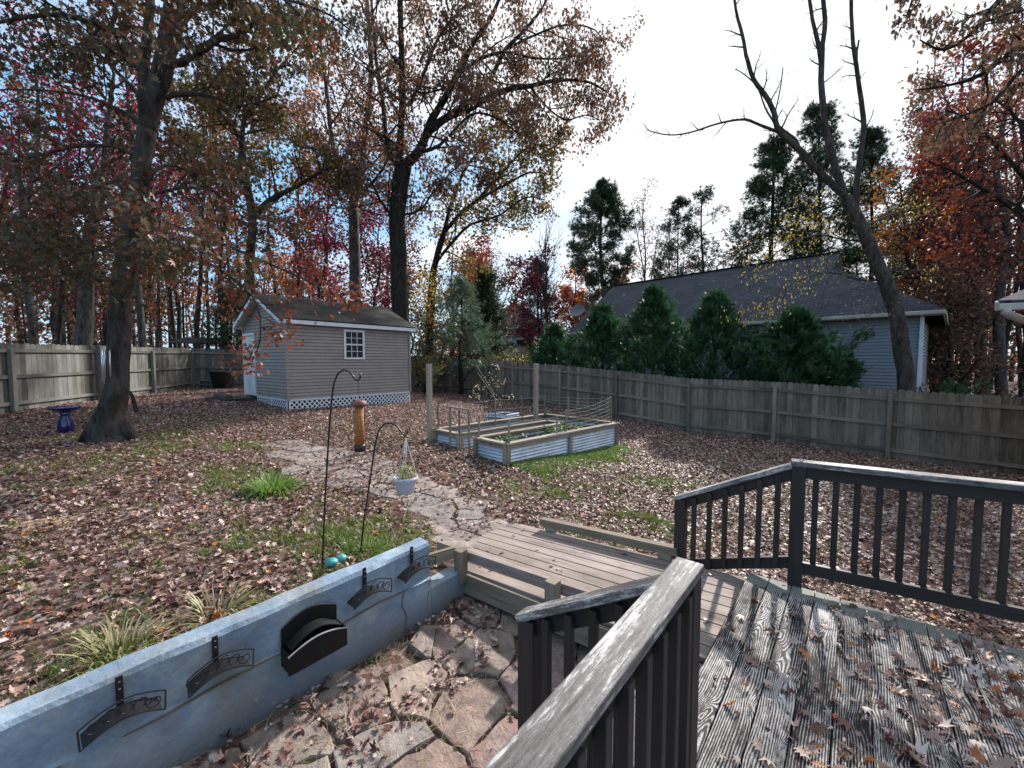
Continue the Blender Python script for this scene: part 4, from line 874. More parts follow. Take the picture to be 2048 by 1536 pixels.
# ------------------------------------------------------------------ raised garden bed
def bed():
    zt = atY(1013.2, 887, 7.3).z; a = Vector((.719, .695, 0)).normalized(); b = Vector((-.695, .719, 0)); A0 = atY(1013.2, 887, 7.3)
    base = Vector((A0.x, A0.y, 0)); Ll, w1, wk, cr_ = 3.66, .92, .47, .98; Wt = 2 * w1 + wk
    c = thing('raised_garden_bed', 'U-shaped raised garden bed of timber and corrugated steel with netting posts', 'garden bed', Vector((A0.x, A0.y, gz(A0.x, A0.y))))
    def V(s, t, z=0): q = base + a * s + b * t; return Vector((q.x, q.y, zt + z))
    def low(s, t): q = V(s, t); return gz(q.x, q.y) - zt - .03
    # outer and inner loop of the U; opening of the walkway on the left end (s = 0)
    segs = [((0, 0), (Ll, 0), -1), ((Ll, 0), (Ll, Wt), -1), ((Ll, Wt), (0, Wt), -1), ((0, Wt), (0, Wt - w1), -1), ((0, Wt - w1), (Ll - cr_, Wt - w1), -1), ((Ll - cr_, Wt - w1), (Ll - cr_, w1), -1), ((Ll - cr_, w1), (0, w1), -1), ((0, w1), (0, 0), -1)]
    for (s0, t0), (s1, t1), sg in segs:
        d = (a * (s1 - s0) + b * (t1 - t0)); Ls = d.length; d.normalize(); nrm = d.cross(UP)                     # outward
        lo = min(low(s0, t0), low(s1, t1))
        def Q(u, o, z): q = V(s0, t0) + d * u + nrm * o; return Vector((q.x, q.y, zt + z))
        p = MB(); p.beam(Q(-.02, -.03, -.018), Q(Ls + .02, -.03, -.018), .135, .034); build('cap_board', p, M['bedwood'], c, bevel=.004)
        p = MB(); p.beam(Q(.04, -.018, -.075), Q(Ls - .04, -.018, -.075), .036, .08); build('top_rail', p, M['bedwood'], c, bevel=.003)
        np_ = max(1, round(Ls / 1.85)); 
        p = MB(); nseg = 44; H = -lo - .1; prof = []
        for i in range(nseg + 1): z = -.10 - H * i / nseg; prof.append((.012 * math.sin(2 * math.pi * (H * i / nseg) / .062), z))
        vs = [Q(.05, -.03 + o, z) for o, z in prof] + [Q(Ls - .05, -.03 + o, z) for o, z in prof]; m = nseg + 1
        p.add(vs, [(i, i + 1, m + i + 1, m + i) for i in range(nseg)]); build('steel_panel', p, M['corr'], c, smooth=True)
        p = MB()
        for k in range(np_ + 1):
            u = Ls * k / np_; u = .045 if k == 0 else (Ls - .045 if k == np_ else u)
            p = MB(); p.beam(Q(u, -.0, -.036), Q(u, -.0, lo - .05), .09, .04, up=nrm); build('post', p, M['bedwood'], c, bevel=.003)
    # soil
    p = MB(); z = -.17
    for (s0, t0, s1, t1) in ((.05, .05, Ll - .05, w1 - .05), (.05, Wt - w1 + .05, Ll - .05, Wt - .05), (Ll - cr_ + .05, w1 - .06, Ll - .05, Wt - w1 + .06)):
        p.prism([V(s0, t0, z), V(s1, t0, z), V(s1, t1, z), V(s0, t1, z)], UP * -.1)
        z -= .004
    build('soil', p, M['soil'], c)
    # netting posts
    tips = []
    for (s, t, h, ln) in ((.1, .04, .42, 0), (.06, w1 - .08, .42, 0), (.06, Wt - w1 + .08, .46, 0), (.05, Wt - .1, .52, 0), (1.45, .05, .35, 0), (1.75, .05, .42, 0) if False else (1.75, .06, .45, 0), (Ll - .12, .1, .62, .12), (Ll - .1, Wt * .62, .52, 0), (Ll - .15, Wt - .1, .52, 0), (1.7, Wt - .1, .55, 0), (2.7, Wt - .05, .55, .05)):
        p = MB(); e = V(s, t, -.12); tp = V(s - ln, t - ln * .3, h); p.beam(e, tp, .028, .028, up=a); build('netting_stake', p, M['pt'], c); tips.append((e, tp))
    # tall end posts
    for (x, y0, y1, Y) in ((858, 728, 888, 8.95), (1072, 727, 832, 10.9)):
        q0 = atY(x, y0, Y); p = MB(); p.beam(q0, (q0.x, q0.y, gz(q0.x, q0.y) - .1), .095, .095, up=a); build('tall_post', p, M['bedwood'], c, bevel=.005)
    # strands of netting wire
    def strand(p, i, j, f, sag): 
        A_, B_ = tips[i], tips[j]; a0 = A_[0].lerp(A_[1], f); b0 = B_[0].lerp(B_[1], f)
        p.tube([a0.lerp(b0, k / 8) - UP * sag * math.sin(math.pi * k / 8) for k in range(9)], .0028, 3)
    p = MB()
    for i, j, sg in ((5, 6, .06), (6, 7, .03), (4, 5, .01), (7, 8, .02)):
        for f in (.98, .85, .72, .6, .48, .36, .26): strand(p, i, j, f, sg)
    for i, j in ((0, 4), (0, 1), (2, 3), (8, 9), (9, 3)):
        for f in (.95, .6): strand(p, i, j, f, .02)
    for i, j in ((5, 6),):
        for k in range(1, 22):
            t = k / 22; a0 = tips[i][0].lerp(tips[j][0], t) + UP * .12; b0 = tips[i][1].lerp(tips[j][1], t); b0 = b0 - UP * .06 * math.sin(math.pi * t); p.tube([a0, b0], .0014, 3)
    build('netting', p, M['wire'], c)
    # gate in the mouth of the U
    g = thing('bed_gate', 'small square wooden gate frame in the mouth of the raised bed', 'gate', V(-.1, w1 + .2, low(0, w1)))
    p = MB(); z0 = low(0, w1) - .02; z1 = .52; s = -.14; gb = [(s, w1 - .02), (s, Wt - w1 + .12)]
    for t in (gb[0][1], gb[1][1]): p.beam(V(s, t, z0 + .05), V(s, t, z1), .034, .034, up=a)
    p.beam(V(s, gb[0][1] - .018, z1 + .017), V(s, gb[1][1] + .018, z1 + .017), .034, .034); p.beam(V(s, gb[0][1] + .018, z0 + .08), V(s, gb[1][1] - .018, z0 + .08), .03, .03); build('frame', p, M['pt'], g)
    p = MB()
    for k in range(1, 9):
        zz = z0 + .1 + (z1 - z0 - .1) * k / 9; p.tube([V(s, gb[0][1], zz), V(s, gb[1][1], zz)], .0016, 3); tt = gb[0][1] + (gb[1][1] - gb[0][1]) * k / 9; p.tube([V(s, tt, z0 + .1), V(s, tt, z1)], .0016, 3)
    build('wire_mesh', p, M['wire'], g)
    for s, t, n_, sz, lab in ((.55, .5, 90, .05, 'small green leafy plants in the near left end of raised bed'), (2.15, .5, 170, .075, 'bright green leafy vegetables at the middle of the near bed arm')):
        q = V(s, t, -.15); pos = np.stack([nr.normal(0, .2, n_), nr.normal(0, .13, n_), np.abs(nr.normal(0, .07, n_)) + .03], 1); pos = pos[:, 0:1] * np.array(a) * 1.2 + pos[:, 1:2] * np.array(b) + pos[:, 2:3] * np.array(UP) + np.array(q)
        tag(cloud('ground_cover', pos, nr.uniform(.6, 1.1, n_) * sz, nr.uniform(0, 1, n_), T_DIA, rot_ground(n_, .6), L['veg']), lab, 'vegetables', kind='stuff')
    q = V(0, 0); cs = atY(1000, 822, 11.9)
    s = thing('steel_planter', 'small corrugated steel planter box on the leaves behind the raised bed', 'planter', gp(cs.x, cs.y))
    p = MB(); w = .42; z0 = gz(cs.x, cs.y); H = .34
    cor = [Vector((cs.x - w, cs.y - w * .5, 0)), Vector((cs.x + w * .2, cs.y + w * .9, 0)), Vector((cs.x + w * 1.3, cs.y + .0, 0)), Vector((cs.x + .2, cs.y - w * 1.2, 0))]
    for i in range(4):
        u, v = cor[i], cor[(i + 1) % 4]; nn_ = (v - u).cross(UP).normalized(); prof = [(.012 * math.sin(2 * math.pi * H * k / 30 / .068), z0 + H * k / 30) for k in range(31)]
        p.add([(u.x + nn_.x * o, u.y + nn_.y * o, z) for o, z in prof] + [(v.x + nn_.x * o, v.y + nn_.y * o, z) for o, z in prof], [(k, k + 1, 31 + k + 1, 31 + k) for k in range(30)])
    build('steel_panel', p, M['corr'], s, smooth=True); p = MB(); p.prism([Vector((q_.x, q_.y, z0 + H - .08)) for q_ in cor], UP * -.05); build('soil', p, M['soil'], s)
    return V
bedV = bed()

# ------------------------------------------------------------------ yard objects
def hook(label, base, top_pts, rad=.008):
    c = thing('shepherd_hook', label, 'garden hook', base, 'black shepherd hooks on the lawn')
    p = MB(); p.tube(top_pts, rad, 8); build('pole', p, M['black'], c, smooth=True)
    p = MB(); b = Vector(base) + UP * .04; p.tube([b + Vector((-.08, 0, -.1)), b + Vector((-.08, 0, 0)), b + Vector((.08, 0, 0)), b + Vector((.08, 0, -.1))], .006, 6); build('ground_fork', p, M['black'], c)
    return c
Yh = 3.42
hp = [(643, 1140), (650, 1000), (657, 880), (663, 800), (668, 765), (676, 747), (688, 739), (699, 743), (706, 752), (711, 759), (716, 761), (720, 757), (721, 747)]
hpts = [atY(x, y, Yh - .0005 * i) for i, (x, y) in enumerate(hp)]; hpts[0] = atY(643, 1143, Yh)
b = hpts[0]; b = Vector((b.x, b.y, gz(b.x, b.y) - .1)); hpts[0] = b
hook('taller black shepherd hook carrying the orange tube feeder', gp(b.x, b.y), hpts)
Yq = 3.75
hp = [(718, 1108), (728, 1040), (740, 960), (750, 890), (757, 862), (768, 848), (782, 846), (795, 853), (804, 866), (810, 873), (814, 868), (815, 857)]
hpts = [atY(x, y, Yq) for x, y in hp]; b = hpts[0]; hpts[0] = Vector((b.x, b.y, gz(b.x, b.y) - .1))
hook('shorter leaning black shepherd hook holding the hanging white pot', gp(b.x, b.y), hpts)
def feeder():
    top = atY(718, 806, Yh); bot = atY(718, 903, Yh); H = top.z - bot.z
    c = thing('bird_feeder', 'orange mesh tube bird feeder with rusty dome cap hanging from hook', 'bird feeder', bot)
    x, y = top.x, top.y; r = .043
    p = MB(); p.lathe((x, y, top.z), [(.062, -.02), (.064, -.01), (.055, .012), (.03, .026), (.006, .03)], 24); build('cap', p, M['rust'], c, smooth=True)
    p = MB(); p.lathe((x, y, bot.z + .06), [(r * .8, 0), (r * .8, H - .085)], 20); build('seed_tube', p, M['orange'], c, smooth=True)
    p = MB()
    for k in range(12):
        q = 6.283 * k / 12; p.tube([(x + r * math.cos(q), y + r * math.sin(q), bot.z + .03), (x + r * math.cos(q), y + r * math.sin(q), top.z - .02)], .0012, 3)
    for k in range(9):
        z = bot.z + .05 + (H - .08) * k / 8; p.tube([(x + r * math.cos(6.283 * i / 16), y + r * math.sin(6.283 * i / 16), z) for i in range(17)], .0012, 3)
    build('wire_cage', p, M['black'], c)
    p = MB(); p.lathe((x, y, bot.z), [(.03, 0), (.045, .004), (.045, .05), (.036, .062)], 20); build('base', p, M['black'], c, smooth=True)
    p = MB()
    for k in range(4):
        q = .6 + 6.283 * k / 4; p.tube([(x + .04 * math.cos(q), y + .04 * math.sin(q), bot.z + .02), (x + .065 * math.cos(q), y + .065 * math.sin(q), bot.z + .015), (x + .07 * math.cos(q), y + .07 * math.sin(q), bot.z + .025)], .003, 4)
    build('perch', p, M['black'], c)
    p = MB(); p.tube([top + UP * .03, atY(717, 762, Yh)], .0018, 4); build('hanger_wire', p, M['black'], c)
feeder()
def pot():
    t = atY(811, 953, Yq); bt = atY(811, 986, Yq); H = t.z - bt.z
    c = thing('hanging_pot', 'white plastic pot of dry weedy stems hanging above the stone path', 'hanging pot', bt)
    p = MB(); p.lathe(bt, [(.062, 0), (.075, .01), (.1, H * .75), (.104, H * .78), (.112, H * .8), (.114, H), (.104, H), (.1, H * .86)], 28); build('pot', p, M['potwhite'], c, smooth=True)
    p = MB(); p.lathe(bt + UP * (H * .84), [(.098, 0), (.02, .008)], 16); build('soil', p, M['soil'], c)
    p = MB(); kn = atY(811, 876, Yq)
    for k in range(3):
        q = 6.283 * k / 3 + .4; e = Vector((bt.x + .105 * math.cos(q), bt.y + .105 * math.sin(q), bt.z + H)); p.tube([e, e.lerp(kn, .5) + Vector((rng.uniform(-.005, .005), 0, 0)), kn], .0025, 4)
    for k in range(5): p.tube([kn, kn + Vector((rng.uniform(-.01, .01), rng.uniform(-.01, .01), -.12 - .03 * k))], .0035, 4)
    build('hanger_string', p, plain('white_string', (.6, .6, .64), .7), c)
    n_ = 120; q = nr.normal(0, .035, (n_, 3)); pos = q * np.array([1, 1, 0]) + np.array(bt + UP * (H * .9)); d = nr.normal(0, .4, (n_, 3)); d[:, 2] = np.abs(d[:, 2]) + 1
    cloud('stems', pos, nr.uniform(.05, .16, n_), nr.uniform(0, 1, n_), [(np.array([(-.03, 0, 0), (.03, 0, 0), (0, 1, 0)], np.float32), np.array([(0, 1, 2)], np.int32))], rot_dirs(d), L['pale'], c)
    n_ = 110; pos = np.array(bt + UP * (H + .05)) + nr.normal(0, 1, (n_, 3)) * np.array([.05, .05, .035]); cloud('foliage', pos, nr.uniform(.012, .024, n_), nr.uniform(0, 1, n_), T_LANCE, rot_random(n_), L['grass'], c)
pot()
def birdbath():
    b = gpx(125, 8.2); c = thing('bird_bath', 'glazed dark blue bird bath on a round pedestal beside big tree', 'bird bath', b)
    p = MB(); h = .44; p.lathe(b, [(.09, 0), (.115, .04), (.125, .12), (.11, .22), (.07, .31), (.065, .36), (.095, h)], 28); build('pedestal', p, M['blue'], c, smooth=True)
    p = MB(); p.lathe(b + Vector((0, 0, h - .02)), [(.08, 0), (.16, .03), (.235, .07), (.25, .095), (.243, .1), (.21, .075), (.08, .045), (.02, .04)], 36)
    o = build('bowl', p, M['blue'], c, smooth=True); o.rotation_euler = (0, 0, 0)
birdbath()
def bin_blocks():
    b = gpx(445, 17.6); c = thing('rubbish_bin', 'square black plastic bin standing against the back fence', 'bin', b)
    p = MB(); z0 = b.z; H = .72
    vs = [];
    for w, z in ((.24, 0), (.33, H)): vs += [(b.x - w, b.y - w, z0 + z), (b.x + w, b.y - w, z0 + z), (b.x + w, b.y + w, z0 + z), (b.x - w, b.y + w, z0 + z)]
    p.add(vs, [(0, 1, 5, 4), (1, 2, 6, 5), (2, 3, 7, 6), (3, 0, 4, 7), (3, 2, 1, 0), (4, 5, 6, 7)]); build('body', p, M['bin'], c, bevel=.02)
    p = MB(); p.box((b.x - .36, b.y - .36, z0 + H), (b.x + .36, b.y + .36, z0 + H + .04)); build('lid', p, M['bin'], c, bevel=.012)
    for k, (px, dz, lab) in enumerate(((408, 0, 'left cinder block on the ground beside the black bin'), (422, 0, 'right cinder block, the one closer to the black bin'))):
        q = gpx(px, 17.5); o = thing('cinder_block', lab, 'cinder block', q, 'cinder blocks by the back fence')
        p = MB(); w = .15; H_ = .38
        for s in (-1, 1): p.box((q.x + s * w - .018, q.y - .09, q.z), (q.x + s * w + .018, q.y + .09, q.z + H_))
        for z in (0, H_ / 2 - .018, H_ - .036): p.box((q.x - w + .018, q.y - .09, q.z + z), (q.x + w - .018, q.y + .09, q.z + z + .036))
        p.box((q.x - w + .018, q.y + .03, q.z + .037), (q.x + w - .018, q.y + .05, q.z + H_ - .037))
        build('block', p, M['concrete'], o, bevel=.006)
bin_blocks()
def rocks(name, label, cat, ctr, n_, spread, sz, m, group=None):
    c = thing(name, label, cat, ctr, group); p = MB()
    for k in range(n_):
        q = Vector(ctr) + Vector((rng.gauss(0, spread), rng.gauss(0, spread), 0)); r = sz * rng.uniform(.6, 1.2); vs = []; 
        for i in range(5):
            ph = math.pi * i / 4 ; 
            for j in range(9):
                a_ = 6.283 * j / 9; rr = r * math.sin(max(.15, min(ph, 3.0))) * rng.uniform(.8, 1.15); vs.append((q.x + rr * math.cos(a_), q.y + rr * math.sin(a_), q.z + r * .6 * math.cos(ph) + r * .2))
        p.add(vs, [(i * 9 + j, (i + 1) * 9 + j, (i + 1) * 9 + (j + 1) % 9, i * 9 + (j + 1) % 9) for i in range(4) for j in range(9)] + [tuple(range(9))], rng.random())
    build('stones', p, m, c, smooth=True)
rocks('rock_pile', 'low mossy dark rock heap on the leaves left of shed door', 'rocks', gpx(440, 13.2), 5, .16, .24, M['stone_dark'])
rocks('tree_root_stone', 'flat grey stone in the grass at the foot of the big tree', 'stone', gpx(128, 7.45, -.05), 1, 0, .22, M['concrete'])
q = atZ(668, 1127, 1.71)
rocks('teal_ornament', 'small glossy teal garden ornament lying in the grass by the hook', 'ornament', (q.x, q.y, E - 1.69), 2, .035, .06, M['teal'])
def chime():
    Yc = 7.0; t = atY(212, 655, Yc); c = thing('wind_chime', 'long silver tube wind chime hanging in front of the big trunk', 'wind chime', t)
    p = MB()
    p.lathe(t - UP * .18, [(.08, 0), (.08, .015)], 16); build('top_plate', p, M['bin'], c)
    for k, (x, y0, y1) in enumerate(((203, 694, 764), (208, 696, 757), (219, 700, 754), (206.5, 700, 768))):
        p = MB(); yy = Yc + (k % 2) * .06; p.tube([atY(x, y0, yy), atY(x + 2, y1, yy)], .011, 8); build('tube', p, M['chime'], c, smooth=True)
    p = MB(); p.tube([t - UP * .17, t + UP * .9 + Vector((.15, .2, 0))], .004, 4); p.tube([t - UP * .17, t - UP * 1.05], .002, 3)
    for x in (203, 208, 219): p.tube([atY(x, 696, Yc), t - UP * .17], .002, 3)
    build('cord', p, M['black'], c)
chime()
p = MB(); a_ = gpx(270, 10.5); p.tube([a_, Vector((a_.x - .2, a_.y + .1, a_.z + .45)), Vector((a_.x - .35, a_.y, a_.z + .8))], [.05, .04, .03], 7); tag(build('fallen_log', p, M['bark_dark']), 'dark broken branch leaning behind the big tree trunk', 'branch')
def canopy():
    b = gpx(392, 21.0); c = thing('canopy', 'black flat topped canopy roof showing above the left fence', 'canopy', b)
    zc = atY(392, 686, 21).z; w = 1.05
    p = MB(); vs = [(b.x - w, b.y - .6, zc), (b.x + w, b.y - .6, zc - .02), (b.x + w, b.y + 1.6, zc), (b.x - w, b.y + 1.6, zc), (b.x - w * .55, b.y + .1, zc + .3), (b.x + w * .75, b.y + .1, zc + .26), (b.x + w * .75, b.y + .9, zc + .3), (b.x - w * .55, b.y + .9, zc + .3)]
    p.add(vs, [(3, 2, 1, 0), (0, 1, 5, 4), (1, 2, 6, 5), (2, 3, 7, 6), (3, 0, 4, 7), (4, 5, 6, 7)]); build('roof', p, M['bin'], c, bevel=.03)
    for sx in (-.9, .9):
        for sy in (-.4, 1.4):
            p = MB(); p.beam((b.x + sx, b.y + sy, zc), (b.x + sx, b.y + sy, gz(b.x, b.y)), .06, .06); build('leg', p, M['bin'], c)
canopy()
p = MB(); q = atZ(80, 1052, 1.62); p.lathe((q.x, q.y, gz(q.x, q.y) + .0), [(.26, -.02), (.27, .012), (.24, .02), (.02, .028)], 20, squash=.8); tag(build('seed_patch', p, M['ply']), 'round tan mat of spilled seed lying on the lawn at left', 'mat')
p = MB(); q = atZ(722, 1052, 1.78); p.lathe((q.x, q.y, gz(q.x, q.y)), [(.10, 0), (.10, .02), (.02, .03)], 20, squash=.8); tag(build('stepping_stone', p, plain('pink_stone', (.26, .17, .13), .9, 0, .3, 50, .5)), 'small round pinkish stepping stone in grass under the shorter hook', 'stone')

# ------------------------------------------------------------------ trees
def rnd_dir():
    while True:
        v = Vector((rng.uniform(-1, 1), rng.uniform(-1, 1), rng.uniform(-1, 1)))
        if .1 < v.length < 1: return v.normalized()
def along(pts, t):
    n = len(pts) - 1; f = min(max(t, 0), .9999) * n; i = int(f); return pts[i].lerp(pts[i + 1], f - i), (pts[i + 1] - pts[i]).normalized(), f
class Tree:
    def __init__(s, name, label, base, group=None, cat='tree'):
        s.c = thing(name, label, cat, base, group); s.base = Vector(base); s.mb = MB(); s.tips = []; s.lp = []; s.ls = []; s.ll = []
    def limb(s, pts, rad, sides=8, wob=.0):
        pts = [Vector(p) for p in pts]
        if not hasattr(rad, '__len__'): rad = [rad, rad * .4]
        if len(rad) == 2 and len(pts) > 2: rad = [rad[0] + (rad[1] - rad[0]) * i / (len(pts) - 1) for i in range(len(pts))]
        P = []; R = []
        for i in range(len(pts) - 1):                  # Catmull-Rom refinement
            p0 = pts[max(i - 1, 0)]; p1 = pts[i]; p2 = pts[i + 1]; p3 = pts[min(i + 2, len(pts) - 1)]; k = 3
            for u in range(k):
                t = u / k; q = .5 * ((2 * p1) + (p2 - p0) * t + (2 * p0 - 5 * p1 + 4 * p2 - p3) * t * t + (3 * p1 - p0 - 3 * p2 + p3) * t ** 3)
                r = rad[i] + (rad[i + 1] - rad[i]) * t
                P.append(q + rnd_dir() * wob * r); R.append(r * (1 + rng.uniform(-.05, .05)))
        P.append(pts[-1]); R.append(rad[-1]); s.mb.tube(P, R, sides, cap=True); return P, R
    def sub(s, P, R, n, length, lv, t0=.25, t1=1.0, up=.35, fwd=.55, out=1.0, sides=5, wob=.16, taper=True, bias=None):
        """n side branches off the limb P; lv = list of (n, length ratio) for the finer levels"""
        for k in range(n):
            t = t0 + (t1 - t0) * (k + rng.random()) / n; q, tg, f = along(P, t); r = R[min(int(f), len(R) - 1)]
            d = rnd_dir(); d = (d - tg * d.dot(tg)); d.normalize(); dr = (tg * fwd + d * out + UP * up)
            if bias is not None: dr += Vector(bias)
            dr.normalize(); Ls = length * rng.uniform(.6, 1.25) * ((1.15 - .65 * t) if taper else 1)
            m = 4 if lv else 2; pts = [q]; cur = dr.copy()
            for i in range(m):
                cur = (cur + rnd_dir() * wob * 1.6 + UP * .05).normalized(); pts.append(pts[-1] + cur * Ls / m)
            r0 = min(r * .6, .012 + Ls * .018); rr = [r0 * (1 - .75 * i / m) for i in range(m + 1)]
            s.mb.tube(pts, rr, sides, cap=False)
            if lv: s.sub(pts, rr, lv[0][0], Ls * lv[0][1], lv[1:], .25, 1.0, up * .6, .7, .9, max(3, sides - 1), wob, True)
            else: s.tips.append(pts)
    def leaves(s, per, size, temps, mat, scatter=.12, tint=(0, 1), keep=1.0, droop=0.0, orient='random', name='crown', lump=.5):
        pos = []; tin = []; dirs = []
        for pts in s.tips:
            if rng.random() > keep: continue
            b = rng.random()
            for _ in range(per):
                q, tg, f = along(pts, rng.random() ** .7); pos.append((q.x + rng.gauss(0, scatter), q.y + rng.gauss(0, scatter), q.z + rng.gauss(0, scatter * .8) - droop * rng.random()))
                tin.append(tint[0] + (tint[1] - tint[0]) * (lump * b + (1 - lump) * rng.random())); dirs.append(tuple(tg + rnd_dir() * .6))
        if not pos: return
        n = len(pos); R = rot_random(n) if orient == 'random' else rot_dirs(np.array(dirs))
        if orient == 'hang': d = nr.normal(0, .55, (n, 3)); d[:, 2] -= 1; R = rot_dirs(d)
        sz = nr.uniform(.7, 1.2, n) * size
        cloud(name, np.array(pos), sz, np.array(tin), temps, R, mat, s.c); s.tips = []
    def done(s, m): build('trunk', s.mb, m, s.c, smooth=True); return s
def PX(pts, Y, dy=0): return [atY(p[0], p[1], Y + (p[2] if len(p) > 2 else 0)) for p in pts]

# big maple in the left foreground ------------------------------------------------
Yt = 7.7
t = Tree('maple_tree', 'big dark trunked maple close by at left with brown green leaves', gpx(216, Yt))
P, R = t.limb([gpx(213, Yt, -.15)] + PX([(214, 872), (220, 840), (232, 780), (238, 700), (240, 620), (250, 560), (262, 480), (272, 420), (284, 330), (294, 260)], Yt), [.36, .31, .225, .18, .165, .17, .175, .155, .14, .135, .14], 14, .05)
for a0 in range(5):
    q = gpx(214, Yt); an_ = a0 * .9 + .3; e = Vector((math.cos(an_), math.sin(an_), 0)); g = q + e * .44; g.z = gz(g.x, g.y) - .06
    t.mb.tube([q + UP * .55 + e * .08, q + UP * .2 + e * .25, g - UP * .04], [.11, .11, .05], 8)
Pa, Ra = t.limb(PX([(294, 262), (305, 210), (322, 150), (338, 80), (352, 0), (365, -90), (372, -220)], Yt), [.125, .145, .15, .155, .15, .13, .09], 12, .04)
Pb, Rb = t.limb(PX([(292, 262), (287, 200), (288, 140), (296, 60), (300, -20), (290, -150)], Yt, 0), [.09, .085, .08, .075, .065, .04], 9, .04)
subs = [([(330, 130), (362, 125, -.3), (400, 103, -.6), (440, 78, -.8), (475, 72, -.9), (505, 50, -1.0), (560, 20, -1.2)], .07), ([(332, 196), (350, 190, .1), (390, 188, .2), (430, 195, .2), (470, 212, .2), (510, 207, .2), (560, 190, .2)], .05), ([(285, 140), (262, 128), (240, 112), (215, 101), (190, 99), (160, 97)], .05),
        ([(300, 390), (330, 382), (365, 376), (420, 380, -.4), (480, 395, -.7)], .035), ([(300, 360), (310, 340), (340, 330, .4), (380, 345, .7), (450, 400, .8), (520, 430, .8), (600, 450, .9)], .035),
        ([(262, 430), (220, 440, -.2), (160, 420, -.4), (90, 430, -.5), (10, 450, -.6), (-60, 470, -.6)], .035), ([(285, 330), (250, 300), (190, 290), (120, 300), (40, 320), (-40, 330)], .035), ([(285, 250), (240, 220, .5), (160, 190, .8), (70, 180, 1), (-30, 180, 1)], .04),
        ([(272, 520), (320, 505, -.3), (400, 520, -.8), (470, 560, -1.1), (515, 610, -1.2), (520, 680, -1.2), (505, 720, -1.2)], .03), ([(272, 500), (330, 480, -.3), (420, 480, -.7), (520, 520, -1), (590, 550, -1.1), (650, 580, -1.1), (680, 595, -1.1)], .03),
        ([(248, 560), (200, 560, -.3), (130, 550, -.6), (60, 560, -.7), (-20, 580, -.8)], .025), ([(250, 470), (200, 500, .4), (120, 510, .8), (30, 520, 1)], .03), ([(290, 120), (220, 60, -.5), (120, 30, -.8), (20, 40, -1), (-60, 60, -1)], .05), ([(345, 40), (420, 10, .6), (520, -10, 1.0), (640, 20, 1.4), (700, 60, 1.5)], .05),
        ([(350, 0), (300, -60, -1.0), (240, -60, -2.0), (180, 0, -2.6)], .05), ([(355, -40), (430, -60, -1.0), (520, -40, -1.8), (600, 30, -2.2)], .05), ([(330, 120), (360, 60, 1.2), (400, 20, 2.2), (450, 30, 3)], .05), ([(286, 200), (240, 150, 1.2), (180, 100, 2.4), (100, 90, 3)], .05),
        ([(270, 450), (300, 440, -.8), (340, 450, -1.6), (400, 470, -2.2), (440, 520, -2.4)], .025), ([(262, 470), (230, 470, -.8), (170, 480, -1.6), (90, 500, -2.0)], .025)]
for k, (pts, r) in enumerate(subs):
    if k in (8, 9): continue
    p_, r_ = t.limb(PX(pts, Yt), [r, r * .3], 7, .1)
    t.sub(p_, r_, 9, 1.1, [(4, .5)], .2, 1.0, up=.0, sides=4)
t.leaves(21, .066, T_MAPLE + T_CURL[:1], L['maple'], .17, (0, .9), 1.0, .06, name='crown')
for pts, r in (subs[8], subs[9]):
    p_, r_ = t.limb(PX(pts, Yt), [r, r * .3], 7, .1); t.sub(p_, r_, 10, .75, [(4, .5)], .3, 1.0, up=-.15, sides=4)
t.leaves(10, .060, T_MAPLE + T_CURL[:1], L['redleaf'], .12, (0, 1), 1.0, .1, name='crown')
t.done(M['bark_maple'])

# forked tree behind the shed -----------------------------------------------------
def oakish(label, base, limbs, n1, l1, lv, per, size, temps, lmat, bmat, scatter=.2, tint=(0, 1), keep=1.0, up=.1, group=None, name='oak_tree', t0=.3, orient='random', wob=.16, sides=8):
    t = Tree(name, label, base, group)
    for k, (pts, rad) in enumerate(limbs):
        p_, r_ = t.limb(pts, rad, sides if k else sides + 3, .08)
        if k > 0 or len(limbs) == 1: t.sub(p_, r_, n1, l1, lv, t0 if k == 0 else .12, 1.0, up=up, sides=4, wob=wob)
    if per: t.leaves(per, size, temps, lmat, scatter, tint, keep, orient=orient)
    t.done(bmat); return t
Y = 20.5
oakish('tall pale forked tree standing behind the middle of the shed roof', gpx(712, Y), [([gpx(713, Y)] + PX([(712, 612), (709, 500), (706, 410)], Y), [.34, .29, .25, .24]),
       (PX([(706, 412), (690, 370), (672, 320), (660, 250), (652, 170), (640, 80), (630, -30)], Y), [.16, .06]), (PX([(706, 412), (718, 370), (726, 310), (733, 250), (742, 150), (738, 60), (730, -60)], Y), [.2, .08]),
       (PX([(708, 395), (745, 365, -1), (770, 330, -2), (780, 300, -2)], Y), [.09, .03]), (PX([(672, 330), (640, 300, 1), (590, 290, 1), (560, 240, 1)], Y), [.07, .03])],
       12, 3.0, [(4, .5), (3, .5)], 8, .095, T_SIX, L['oak'], M['bark_grey'], .3, (.3, 1))
